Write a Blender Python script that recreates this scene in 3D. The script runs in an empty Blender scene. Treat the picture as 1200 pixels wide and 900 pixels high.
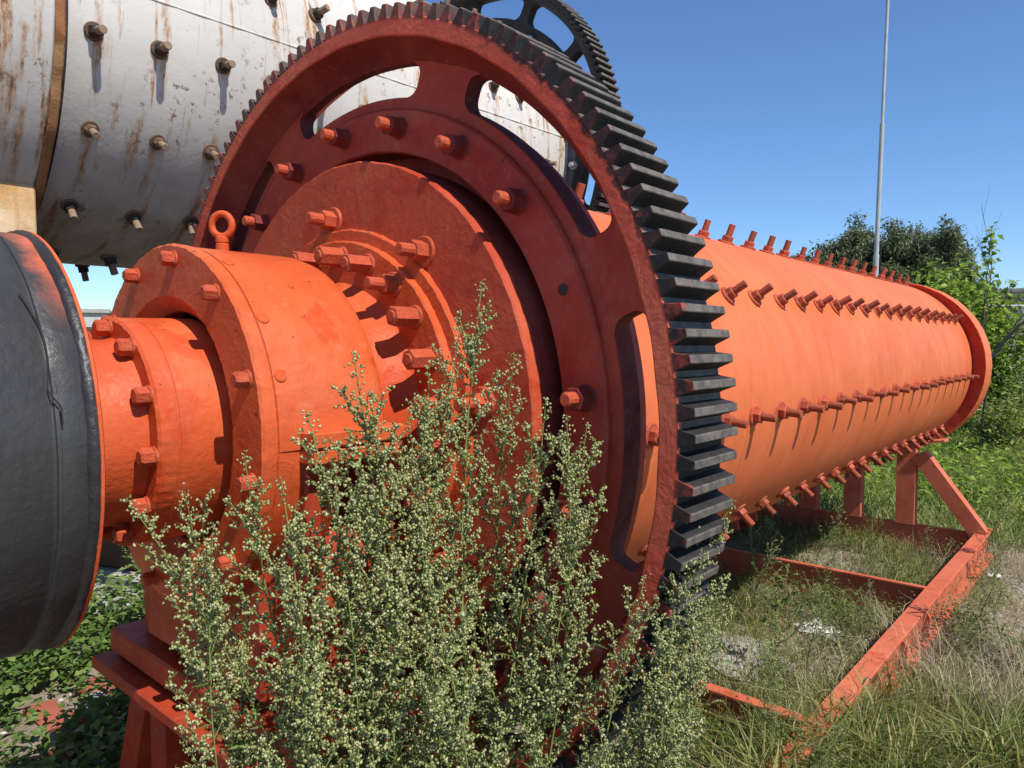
import bpy, math, random
import numpy as np
from mathutils import Vector, Matrix, Quaternion

R = math.radians
random.seed(7)
rng = np.random.default_rng(11)
HA = 1.4                      # height of the orange mill's axis above the ground
scene = bpy.context.scene
C = scene.collection

# ------------------------------------------------------------------ camera, sky, sun, exposure
CAM = Vector((1.7285, -1.2439, HA + 0.1985)); YAW = -0.7187; PIT = -0.0571
fwd = Vector((math.sin(YAW) * math.cos(PIT), math.cos(YAW) * math.cos(PIT), math.sin(PIT)))
cd = bpy.data.cameras.new('camera'); cam = bpy.data.objects.new('camera', cd); C.objects.link(cam)
cam.location = CAM; cam.rotation_euler = fwd.to_track_quat('-Z', 'Y').to_euler()
cd.sensor_width = 36.0; cd.lens = 36.0 * 849.16 / 1200.0; cd.clip_start = 0.05; cd.clip_end = 2000
scene.camera = cam
SUN = Vector((0.61, -0.088, 0.79)).normalized()     # towards the sun
w = bpy.data.worlds.new('World'); scene.world = w; w.use_nodes = True
nt = w.node_tree; nt.nodes.clear()
sky = nt.nodes.new('ShaderNodeTexSky'); sky.sky_type = 'NISHITA'; sky.sun_disc = False
sky.sun_elevation = math.asin(SUN.z); sky.sun_rotation = math.atan2(SUN.x, SUN.y)
sky.altitude = 0; sky.air_density = 0.95; sky.dust_density = 0.0; sky.ozone_density = 10.0
bg = nt.nodes.new('ShaderNodeBackground'); bg.inputs[1].default_value = 0.13
wo = nt.nodes.new('ShaderNodeOutputWorld')
nt.links.new(sky.outputs[0], bg.inputs[0]); nt.links.new(bg.outputs[0], wo.inputs[0])
sd = bpy.data.lights.new('sun', 'SUN'); sd.energy = 5.0; sd.angle = R(0.5); sd.color = (1.0, 0.95, 0.87)
so = bpy.data.objects.new('sun', sd); C.objects.link(so)
so.rotation_euler = SUN.to_track_quat('Z', 'Y').to_euler()
vs = scene.view_settings
vs.view_transform = 'Standard'; vs.look = 'None'; vs.exposure = 0.3; vs.gamma = 1.0; vs.use_curve_mapping = False
scene.cycles.max_bounces = 4; scene.cycles.diffuse_bounces = 3; scene.cycles.glossy_bounces = 2; scene.cycles.transmission_bounces = 2

# ------------------------------------------------------------------ materials
class NT:
    def __init__(s, name):
        s.m = bpy.data.materials.new(name); s.m.use_nodes = True
        s.t = s.m.node_tree; s.t.nodes.clear()
        s.out = s.t.nodes.new('ShaderNodeOutputMaterial')
    def n(s, typ, **kw):
        nd = s.t.nodes.new(typ)
        for k, v in kw.items():
            if k.startswith('i_'):
                key = k[2:]
                nd.inputs[int(key) if key.isdigit() else key.replace('_', ' ')].default_value = v
            else: setattr(nd, k, v)
        return nd
    def l(s, a, b): s.t.links.new(a, b)
    def coord(s, scale=(1, 1, 1), kind='Object'):
        tc = s.n('ShaderNodeTexCoord'); mp = s.n('ShaderNodeMapping'); mp.inputs['Scale'].default_value = scale
        s.l(tc.outputs[kind], mp.inputs['Vector']); return mp.outputs[0]
    def noise(s, vec, scale, detail=4, rough=0.55, dist=0.0):
        nd = s.n('ShaderNodeTexNoise'); nd.inputs['Scale'].default_value = scale; nd.inputs['Detail'].default_value = detail
        nd.inputs['Roughness'].default_value = rough; nd.inputs['Distortion'].default_value = dist
        if vec is not None: s.l(vec, nd.inputs['Vector'])
        return nd.outputs['Fac']
    def ramp(s, fac, stops):
        r = s.n('ShaderNodeValToRGB'); e = r.color_ramp.elements
        while len(e) < len(stops): e.new(0.5)
        for el, (p, c) in zip(e, stops):
            el.position = p; el.color = (c[0], c[1], c[2], 1) if isinstance(c, (tuple, list)) else (c, c, c, 1)
        s.l(fac, r.inputs[0]); return r.outputs[0]
    def mix(s, fac, a, b, typ='MIX'):
        m = s.n('ShaderNodeMixRGB', blend_type=typ)
        for i, v in ((0, fac), (1, a), (2, b)):
            if hasattr(v, 'links') or hasattr(v, 'is_linked'): s.l(v, m.inputs[i])
            elif isinstance(v, (int, float)): m.inputs[i].default_value = v if i == 0 else (v, v, v, 1)
            else: m.inputs[i].default_value = (v[0], v[1], v[2], 1)
        return m.outputs[0]
    def math(s, op, a, b=0.0):
        m = s.n('ShaderNodeMath', operation=op)
        for i, v in ((0, a), (1, b)):
            if hasattr(v, 'is_linked'): s.l(v, m.inputs[i])
            else: m.inputs[i].default_value = v
        return m.outputs[0]
    def bump(s, height, strength, dist, prev=None):
        b = s.n('ShaderNodeBump'); b.inputs['Strength'].default_value = strength; b.inputs['Distance'].default_value = dist
        s.l(height, b.inputs['Height'])
        if prev is not None: s.l(prev, b.inputs['Normal'])
        return b.outputs[0]
    def bsdf(s, col, rough=0.6, normal=None, metal=0.0, spec=0.16):
        p = s.n('ShaderNodeBsdfPrincipled')
        for key, v in (('Base Color', col), ('Roughness', rough)):
            if hasattr(v, 'is_linked'): s.l(v, p.inputs[key])
            else: p.inputs[key].default_value = (v[0], v[1], v[2], 1) if key == 'Base Color' else v
        p.inputs['Metallic'].default_value = metal; p.inputs['Specular IOR Level'].default_value = spec
        if normal is not None: s.l(normal, p.inputs['Normal'])
        s.l(p.outputs[0], s.out.inputs[0]); return p

def paint(name, c1, c2, rough=0.5, relief=0.5, wrinkle=0.0, chips=0.0, dirt=0.25, streak=0.0, scale=1.0, thread=0, bands=0, vary=0.0):
    t = NT(name); v = t.coord()
    big = t.noise(v, 2.6 * scale, 5, 0.6); col = t.mix(t.ramp(big, [(0.32, 0), (0.68, 1)]), c1, c2)
    mid = t.noise(v, 11 * scale, 6, 0.65)
    col = t.mix(t.math('MULTIPLY', t.ramp(mid, [(0.45, 0), (0.75, 1)]), dirt), col, (c1[0] * .55, c1[1] * .55, c1[2] * .7))
    if vary:
        oi = t.n('ShaderNodeObjectInfo'); col = t.mix(t.math('MULTIPLY', t.ramp(oi.outputs['Random'], [(0.3, 0), (1.0, 1)]), vary), col, (0.16, 0.06, 0.035))
    if streak:
        sv = t.coord((9, 9, 0.7)); sn = t.noise(sv, 2.2, 5, 0.6)
        col = t.mix(t.math('MULTIPLY', t.ramp(sn, [(0.55, 0), (0.75, 1)]), streak), col, (c1[0] * .6, c1[1] * .5, c1[2] * .5))
    if chips:                                            # redder touched-up patches and dust
        tp = t.ramp(t.noise(v, 4.3 * scale, 3, 0.5, 0.3), [(0.60, 0), (0.615, 1)])
        col = t.mix(t.math('MULTIPLY', tp, 0.55), col, (c1[0] * 0.95, c1[1] * 0.62, c1[2] * 0.55))
        ch_ = t.ramp(t.noise(v, 1.7 * scale, 6, 0.68, 0.4), [(0.50, 0), (0.68, 1)])
        col = t.mix(t.math('MULTIPLY', ch_, 0.30), col, (0.62, 0.22, 0.12))
        du = t.ramp(t.noise(v, 34 * scale, 6, 0.7), [(0.56, 0), (0.72, 1)])
        col = t.mix(t.math('MULTIPLY', du, 0.22), col, (0.45, 0.26, 0.17))
    fine = t.noise(v, 70 * scale, 5, 0.6); lump = t.noise(v, 16 * scale, 4, 0.55, 0.6)
    nrm = t.bump(lump, 0.30 * relief, 0.007); nrm = t.bump(fine, 0.45 * relief, 0.004, nrm)
    if thread:                                           # rolled thread along the stud
        wv = t.n('ShaderNodeTexWave', wave_type='BANDS', bands_direction='Z'); wv.inputs['Scale'].default_value = thread; t.l(v, wv.inputs['Vector'])
        nrm = t.bump(wv.outputs['Fac'], 0.6, 0.003, nrm)
    if bands:                                            # brush and plate bands round the drum
        bn = t.noise(t.coord((0.5, 6.0, 0.5)), 3.0, 6, 0.6, 0.15)
        col = t.mix(t.math('MULTIPLY', t.ramp(bn, [(0.5, 0), (0.72, 1)]), bands), col, (c1[0] * .72, c1[1] * .62, c1[2] * .6))
        nrm = t.bump(bn, 0.35, 0.006, nrm)
    if wrinkle:
        wv = t.noise(v, 20 * scale, 7, 0.62, 0.7)
        wr = t.ramp(wv, [(0.44, 0), (0.62, 1)]); big2 = t.ramp(t.noise(v, 6, 4), [(0.38, 0.1), (0.6, 1)])
        nrm = t.bump(t.math('MULTIPLY', wr, big2), 0.5 * wrinkle, 0.006, nrm)
    if chips:
        cn = t.noise(v, 24 * scale, 7, 0.7); cm = t.ramp(cn, [(0.70 - 0.05 * chips, 0), (0.72 - 0.05 * chips, 1)])
        col = t.mix(cm, col, (0.06, 0.025, 0.02))
        nrm = t.bump(cm, -0.4, 0.003, nrm)
    rg = t.ramp(mid, [(0.3, rough - 0.08), (0.7, rough + 0.12)])
    t.bsdf(col, rg, nrm); return t.m

def leaf(name, stops, transl=0.3, rough=0.5):
    t = NT(name); g = t.n('ShaderNodeNewGeometry')
    col = t.ramp(g.outputs['Random Per Island'], stops)
    p = t.n('ShaderNodeBsdfPrincipled'); p.inputs['Roughness'].default_value = rough
    p.inputs['Specular IOR Level'].default_value = 0.3
    t.l(col, p.inputs['Base Color'])
    tr = t.n('ShaderNodeBsdfTranslucent'); t.l(col, tr.inputs[0])
    ms = t.n('ShaderNodeMixShader'); ms.inputs[0].default_value = transl
    t.l(p.outputs[0], ms.inputs[1]); t.l(tr.outputs[0], ms.inputs[2]); t.l(ms.outputs[0], t.out.inputs[0]); return t.m

OR1, OR2 = (0.48, 0.070, 0.018), (0.58, 0.108, 0.034)
M = {}
M['orange'] = paint('orange_paint', OR1, OR2, 0.42, 0.9, 0.35, 0.75, 0.35)
M['shell'] = paint('faded_orange_paint', (0.56, 0.125, 0.042), (0.66, 0.165, 0.060), 0.5, 0.2, 0.0, 0.0, 0.14, 0.08, bands=0.4)
M['plate'] = paint('embossed_orange_paint', (0.40, 0.060, 0.027), (0.48, 0.080, 0.034), 0.5, 0.45, 0.55, 0.4, 0.45)
M['gear'] = paint('gear_red_paint', (0.34, 0.042, 0.028), (0.42, 0.058, 0.034), 0.45, 0.5, 0.3, 0.3, 0.3)
M['rim'] = paint('rim_red_paint', (0.46, 0.070, 0.042), (0.56, 0.100, 0.055), 0.42, 1.0, 0.9, 0.35, 0.4)
M['bolt'] = paint('bolt_orange_paint', (0.38, 0.062, 0.028), (0.54, 0.105, 0.046), 0.5, 1.3, 0.3, 0.8, 0.6, scale=2.2)
def grease_smear(m):
    t = m.node_tree; p = [n for n in t.nodes if n.type == 'BSDF_PRINCIPLED'][0]; old = p.inputs['Base Color'].links[0].from_socket
    h = NT.__new__(NT); h.m = m; h.t = t; v = h.coord(); sep = h.n('ShaderNodeSeparateXYZ'); h.l(v, sep.inputs[0])
    x, z = sep.outputs[0], sep.outputs[2]
    rr = h.math('SQRT', h.math('ADD', h.math('MULTIPLY', x, x), h.math('MULTIPLY', z, z)))
    dn = h.math('DIVIDE', h.math('ADD', h.math('MULTIPLY', x, 0.77), h.math('MULTIPLY', z, 0.64)), rr)
    arc = h.ramp(dn, [(0.90, 0), (0.975, 1)])
    e = h.math('ADD', rr, h.math('MULTIPLY', h.math('SUBTRACT', h.noise(v, 26, 6, 0.7), 0.5), 0.075))
    mr = h.n('ShaderNodeMapRange'); mr.inputs[1].default_value = 1.046; mr.inputs[2].default_value = 1.056; h.l(e, mr.inputs[0])
    c = h.mix(h.math('MULTIPLY', h.math('MULTIPLY', arc, mr.outputs[0]), 0.9), old, (0.022, 0.018, 0.017)); t.links.new(c, p.inputs['Base Color'])
grease_smear(M['rim'])
M['shaded_red'] = paint('shade_darkened_red', (0.17, 0.030, 0.026), (0.24, 0.042, 0.034), 0.6, 0.6, 0.2, 0.2, 0.4)  # red darkened to imitate shade on drum neck, inner rim and gear nuts
M['gearbolt'] = paint('gear_bolt_paint', (0.36, 0.055, 0.034), (0.48, 0.085, 0.045), 0.5, 0.8, 0.0, 0.4, 0.5, scale=2.5)
M['cast'] = paint('rough_dark_casting', (0.085, 0.022, 0.024), (0.13, 0.03, 0.03), 0.75, 1.6, 0.6, 0.3, 0.5)
M['frame'] = paint('frame_orange_paint', (0.46, 0.105, 0.052), (0.57, 0.150, 0.080), 0.65, 0.7, 0.0, 0.7, 0.5)
M['stand'] = paint('stand_red_paint', (0.29, 0.034, 0.015), (0.38, 0.052, 0.020), 0.5, 0.7, 0.2, 0.5, 0.5)

def mat_black():
    t = NT('black_tar_paint'); v = t.coord()
    a = t.noise(v, 3, 5, 0.6); b = t.noise(v, 26, 6, 0.65)
    col = t.mix(t.ramp(a, [(0.3, 0), (0.7, 1)]), (0.018, 0.0175, 0.0175), (0.042, 0.040, 0.038))
    col = t.mix(t.math('MULTIPLY', t.ramp(b, [(0.5, 0), (0.8, 1)]), 0.5), col, (0.012, 0.011, 0.011))
    sep = t.n('ShaderNodeSeparateXYZ'); t.l(v, sep.inputs[0])          # orange overspray along the flange edge
    e = t.math('ADD', sep.outputs[1], t.math('MULTIPLY', t.math('SUBTRACT', t.noise(v, 14, 6, 0.7), 0.5), 0.09))
    over = t.ramp(e, [(0.0, 0), (1, 1)]); over.node.color_ramp.elements[0].position = 0.0
    mr = t.n('ShaderNodeMapRange'); mr.inputs[1].default_value = -0.845; mr.inputs[2].default_value = -0.805
    t.l(e, mr.inputs[0])
    patch = t.math('MULTIPLY', t.ramp(t.noise(v, 3.3, 3), [(0.42, 0), (0.55, 1)]), t.ramp(sep.outputs[2], [(0.22, 0), (0.34, 1)]))
    col = t.mix(t.math('MULTIPLY', t.math('MULTIPLY', mr.outputs[0], patch), 0.9), col, (0.6, 0.13, 0.05))
    n1 = t.bump(t.noise(v, 18, 4), 0.3, 0.008); n2 = t.bump(t.noise(v, 90, 5), 0.4, 0.003, n1)
    t.bsdf(col, t.ramp(b, [(0.3, 0.36), (0.7, 0.55)]), n2, spec=0.6); return t.m
M['black'] = mat_black()
def mat_tar():
    t = NT('lumpy_tar'); v = t.coord(); n1 = t.bump(t.noise(v, 38, 4, 0.6), 0.7, 0.006)
    t.bsdf((0.022, 0.018, 0.019), 0.45, n1, spec=0.45); return t.m
M['tar'] = mat_tar()

def mat_tooth(name, painted, amount=1.0, brown=0.0):
    t = NT(name); v = t.coord(); sep = t.n('ShaderNodeSeparateXYZ'); t.l(v, sep.inputs[0])
    info = t.n('ShaderNodeObjectInfo')
    off = t.n('ShaderNodeVectorMath', operation='ADD'); t.l(v, off.inputs[0])
    cb = t.n('ShaderNodeCombineXYZ'); t.l(t.math('MULTIPLY', info.outputs['Random'], 37.0), cb.inputs[0]); t.l(cb.outputs[0], off.inputs[1])
    nz = t.noise(off.outputs[0], 38, 6, 0.65)
    col = t.mix(t.ramp(nz, [(0.35, 0), (0.7, 1)]), (0.014 + .05 * brown, 0.013 + .022 * brown, 0.013 + .016 * brown), (0.032 + .09 * brown, 0.029 + .045 * brown, 0.027 + .03 * brown))
    # worn, dusty tip land
    top = t.n('ShaderNodeMapRange'); top.inputs[1].default_value = 0.031; top.inputs[2].default_value = 0.0345
    t.l(sep.outputs[2], top.inputs[0])
    land = t.mix(t.ramp(nz, [(0.35, 0), (0.65, 1)]), (0.065, 0.056, 0.049), (0.15, 0.130, 0.112))
    col = t.mix(top.outputs[0], col, land)
    if painted:
        e = t.math('ADD', sep.outputs[1], t.math('MULTIPLY', t.math('SUBTRACT', t.noise(off.outputs[0], 30, 5, 0.7), 0.5), 0.045))
        pr = t.math('ADD', e, t.math('MULTIPLY', t.math('SUBTRACT', info.outputs['Random'], 0.5), 0.02))
        mr = t.n('ShaderNodeMapRange'); mr.inputs[1].default_value = 0.006; mr.inputs[2].default_value = 0.001
        t.l(pr, mr.inputs[0])
        pm = t.math('MULTIPLY', mr.outputs[0], t.ramp(t.noise(off.outputs[0], 55, 5, 0.7), [(0.36 + (1 - amount) * .2, 0.15 * amount), (0.52 + (1 - amount) * .2, amount)]))
        col = t.mix(pm, col, (0.34, 0.052, 0.03))
    n1 = t.bump(nz, 0.6, 0.003)
    t.bsdf(col, 0.68, n1, spec=0.3); return t.m
M['tooth'] = mat_tooth('greasy_black_tooth', True, 0.75)
M['tooth_greased'] = mat_tooth('greased_tooth', True, 0.35)
M['tooth_brown'] = mat_tooth('rusty_dusty_tooth', True, 0.7, 1.0)
M['tooth2'] = mat_tooth('black_tooth', False)
M['blackiron'] = paint('weathered_black_iron', (0.022, 0.021, 0.022), (0.045, 0.042, 0.04), 0.65, 0.8, 0.3, 0.0, 0.4)
M['greyiron'] = paint('dull_grey_iron', (0.075, 0.085, 0.095), (0.11, 0.12, 0.13), 0.6, 0.5, 0.0, 0.2, 0.4)

def mat_white(name, rusty):
    t = NT(name); v = t.coord()
    a = t.noise(v, 1.6, 5, 0.6)
    col = t.mix(t.ramp(a, [(0.3, 0), (0.7, 1)]), (0.47, 0.455, 0.42), (0.58, 0.565, 0.52))
    sep = t.n('ShaderNodeSeparateXYZ'); t.l(v, sep.inputs[0])
    # long vertical streaks
    sv = t.coord((1, 7.0, 0.55)); st = t.noise(sv, 2.6, 6, 0.62, 0.2)
    pv = t.noise(t.coord((1, 2.2, 0.8)), 2.0, 4, 0.6)
    st = t.math('MULTIPLY', t.ramp(st, [(0.565 - rusty * 0.07, 0), (0.65 - rusty * .05, 1)]), t.ramp(pv, [(0.40 - rusty * 0.10, 0), (0.55 - rusty * .05, 1)]))
    # rust running down from the bolt columns
    yy = t.math('ADD', sep.outputs[1], t.math('MULTIPLY', t.math('SUBTRACT', t.noise(t.coord((1, 1, 3)), 5, 3), 0.5), 0.03))
    fr = t.math('ABSOLUTE', t.math('SUBTRACT', t.math('FRACT', t.math('ADD', t.math('DIVIDE', t.math('ADD', yy, 10.19), 0.2512), 0.5)), 0.5))
    run = t.math('MULTIPLY', t.ramp(fr, [(0.015, 1), (0.085, 0)]), t.ramp(t.noise(t.coord((1, 4.1, 1.6)), 2.3, 4, 0.6), [(0.46, 0), (0.60, 1)]))
    st = t.math('MAXIMUM', st, run)
    brk = t.noise(t.coord((1, 9, 4)), 6, 6, 0.7)
    stb = t.math('MULTIPLY', st, t.ramp(brk, [(0.40, 0.15), (0.58, 1)]))
    col = t.mix(t.math('MULTIPLY', st, 0.6), col, (0.52, 0.28, 0.085))
    col = t.mix(t.math('MULTIPLY', stb, 0.9), col, (0.28, 0.105, 0.028))
    core = t.math('MULTIPLY', stb, t.ramp(t.noise(t.coord((1, 14, 5)), 7, 5, 0.7), [(0.5, 0), (0.6, 1)]))
    col = t.mix(core, col, (0.085, 0.034, 0.016))
    sp = t.noise(v, 16, 8, 0.72); pt2 = t.ramp(t.noise(v, 2.2, 3), [(0.45, 0), (0.6, 1)])
    spm = t.math('MULTIPLY', t.ramp(sp, [(0.575, 0), (0.61, 1)]), pt2)
    col = t.mix(t.math('MULTIPLY', spm, 0.85), col, (0.16, 0.075, 0.03))
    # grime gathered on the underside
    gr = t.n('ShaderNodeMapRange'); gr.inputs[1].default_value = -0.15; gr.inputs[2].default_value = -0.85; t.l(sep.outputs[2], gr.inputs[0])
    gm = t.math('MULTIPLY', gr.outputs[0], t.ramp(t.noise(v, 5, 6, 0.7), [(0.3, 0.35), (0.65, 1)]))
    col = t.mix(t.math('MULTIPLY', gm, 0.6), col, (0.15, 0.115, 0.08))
    n1 = t.bump(t.noise(v, 60, 5), 0.25, 0.004); n2 = t.bump(spm, -0.35, 0.004, n1)
    n2 = t.bump(t.noise(v, 5, 3), 0.3, 0.012, n2)
    t.bsdf(col, 0.75, n2, spec=0.1); return t.m
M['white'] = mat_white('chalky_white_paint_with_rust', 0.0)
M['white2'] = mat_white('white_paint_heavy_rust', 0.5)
M['rustplate'] = paint('rusted_cream_plate', (0.50, 0.27, 0.09), (0.66, 0.56, 0.38), 0.7, 0.6, 0.3, 0.3, 0.5, streak=0.9, scale=1.6)
M['ruststrip'] = paint('rusted_plate_edge', (0.20, 0.085, 0.03), (0.42, 0.25, 0.11), 0.75, 1.2, 0.5, 0.6, 0.6)
M['rustbolt'] = paint('rusty_bolt_steel', (0.10, 0.06, 0.04), (0.22, 0.14, 0.085), 0.7, 0.8, 0, 0, 0.6, scale=3)
M['stud'] = paint('tan_stud_steel', (0.24, 0.16, 0.10), (0.36, 0.26, 0.17), 0.6, 0.8, 0, 0, 0.5, scale=3, thread=70)
M['boltstud'] = paint('painted_stud', (0.30, 0.070, 0.036), (0.44, 0.10, 0.05), 0.55, 1.0, 0.0, 0.5, 0.6, scale=2.5, thread=75, vary=0.6)
M['darknut'] = paint('black_nut_steel', (0.03, 0.026, 0.025), (0.07, 0.05, 0.04), 0.6, 0.8, 0, 0, 0.5, scale=3)
M['galv'] = paint('galvanised_steel', (0.35, 0.36, 0.37), (0.45, 0.46, 0.47), 0.45, 0.2, 0, 0, 0.2)
M['concrete'] = paint('weathered_concrete', (0.30, 0.28, 0.25), (0.42, 0.40, 0.36), 0.85, 1.0, 0.3, 0, 0.5)
M['brick'] = paint('red_brick', (0.30, 0.085, 0.055), (0.40, 0.13, 0.085), 0.85, 1.2, 0, 0, 0.5, scale=2)
M['wood'] = paint('weathered_timber', (0.10, 0.06, 0.035), (0.17, 0.11, 0.065), 0.8, 1.0, 0.3, 0, 0.5)
M['bag'] = paint('dirty_white_plastic', (0.62, 0.62, 0.60), (0.75, 0.75, 0.72), 0.35, 0.6, 0.6, 0, 0.3)
M['sack'] = paint('dusty_grey_sacking', (0.30, 0.28, 0.25), (0.42, 0.40, 0.35), 0.85, 1.0, 0.8, 0, 0.4)
M['wire'] = paint('black_wire', (0.02, 0.02, 0.02), (0.03, 0.03, 0.03), 0.5, 0.3)
M['bldg'] = paint('pale_render', (0.42, 0.41, 0.40), (0.52, 0.51, 0.49), 0.85, 0.3)
M['bldgdark'] = paint('dark_window_glass', (0.05, 0.055, 0.06), (0.07, 0.075, 0.08), 0.25, 0.1)
M['bark'] = paint('grey_brown_bark', (0.08, 0.06, 0.045), (0.14, 0.11, 0.08), 0.85, 1.5, 0.5, 0, 0.5)

def mat_ground():
    t = NT('dry_stony_soil'); v = t.coord()
    a = t.noise(v, 0.9, 6, 0.6); b = t.noise(v, 14, 8, 0.7); c = t.noise(v, 90, 5, 0.7)
    col = t.mix(t.ramp(a, [(0.35, 0), (0.65, 1)]), (0.27, 0.215, 0.16), (0.41, 0.355, 0.28))
    col = t.mix(t.ramp(b, [(0.4, 0), (0.7, 0.7)]), col, (0.17, 0.135, 0.095))
    col = t.mix(t.ramp(c, [(0.55, 0), (0.75, 0.6)]), col, (0.45, 0.41, 0.35))
    # far away the soil is under meadow
    sep = t.n('ShaderNodeSeparateXYZ'); t.l(v, sep.inputs[0])
    mr = t.n('ShaderNodeMapRange'); mr.inputs[1].default_value = 6.0; mr.inputs[2].default_value = 11.0; t.l(sep.outputs[1], mr.inputs[0])
    gcol = t.mix(t.ramp(t.noise(v, 0.35, 6, 0.65), [(0.35, 0), (0.65, 1)]), (0.10, 0.135, 0.035), (0.17, 0.19, 0.07))
    col = t.mix(mr.outputs[0], col, gcol)
    n1 = t.bump(b, 0.7, 0.03); n2 = t.bump(c, 0.8, 0.008, n1)
    t.bsdf(col, 0.9, n2, spec=0.2); return t.m
M['ground'] = mat_ground()
M['pebble'] = leaf('pebble_stone', [(0.0, (0.16, 0.13, 0.10)), (0.5, (0.30, 0.27, 0.23)), (1.0, (0.52, 0.49, 0.44))], 0.0, 0.85)
M['floret'] = leaf('mugwort_flower_heads', [(0.0, (0.16, 0.19, 0.055)), (0.4, (0.33, 0.36, 0.135)), (0.8, (0.46, 0.47, 0.21)), (1.0, (0.60, 0.58, 0.33))], 0.25, 0.6)
M['mugleaf'] = leaf('mugwort_leaves', [(0.0, (0.065, 0.095, 0.024)), (0.5, (0.12, 0.16, 0.045)), (1.0, (0.23, 0.265, 0.10))], 0.35)
M['mugstem'] = leaf('mugwort_stem', [(0.0, (0.13, 0.17, 0.05)), (0.7, (0.20, 0.24, 0.07)), (1.0, (0.16, 0.09, 0.05))], 0.05)
M['redstem'] = leaf('red_stem', [(0.0, (0.22, 0.05, 0.06)), (1.0, (0.30, 0.09, 0.08))], 0.05)
M['weed'] = leaf('weed_leaves', [(0.0, (0.06, 0.12, 0.022)), (0.5, (0.12, 0.20, 0.04)), (1.0, (0.22, 0.29, 0.08))], 0.35)
M['grass'] = leaf('green_grass', [(0.0, (0.08, 0.12, 0.022)), (0.45, (0.18, 0.225, 0.045)), (0.75, (0.30, 0.30, 0.09)), (1.0, (0.50, 0.43, 0.2))], 0.4)
M['field'] = leaf('meadow_grass', [(0.0, (0.10, 0.165, 0.025)), (0.5, (0.20, 0.275, 0.05)), (0.85, (0.32, 0.35, 0.10)), (1.0, (0.42, 0.38, 0.16))], 0.4)
M['dry'] = leaf('dry_grass', [(0.0, (0.20, 0.155, 0.08)), (0.5, (0.40, 0.33, 0.20)), (1.0, (0.58, 0.52, 0.36))], 0.2)
M['foxtail'] = leaf('foxtail_bristles', [(0.0, (0.22, 0.24, 0.07)), (0.6, (0.36, 0.36, 0.14)), (1.0, (0.48, 0.44, 0.22))], 0.35)
M['shrub'] = leaf('shrub_leaves', [(0.0, (0.11, 0.19, 0.02)), (0.5, (0.22, 0.33, 0.04)), (1.0, (0.36, 0.46, 0.08))], 0.45)
M['darktree'] = leaf('dark_tree_leaves', [(0.0, (0.075, 0.10, 0.05)), (0.6, (0.15, 0.18, 0.085)), (1.0, (0.23, 0.25, 0.12))], 0.35)
M['amaranth'] = leaf('amaranth_spikes', [(0.0, (0.14, 0.20, 0.05)), (0.7, (0.26, 0.31, 0.10)), (1.0, (0.36, 0.38, 0.16))], 0.25)

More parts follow.
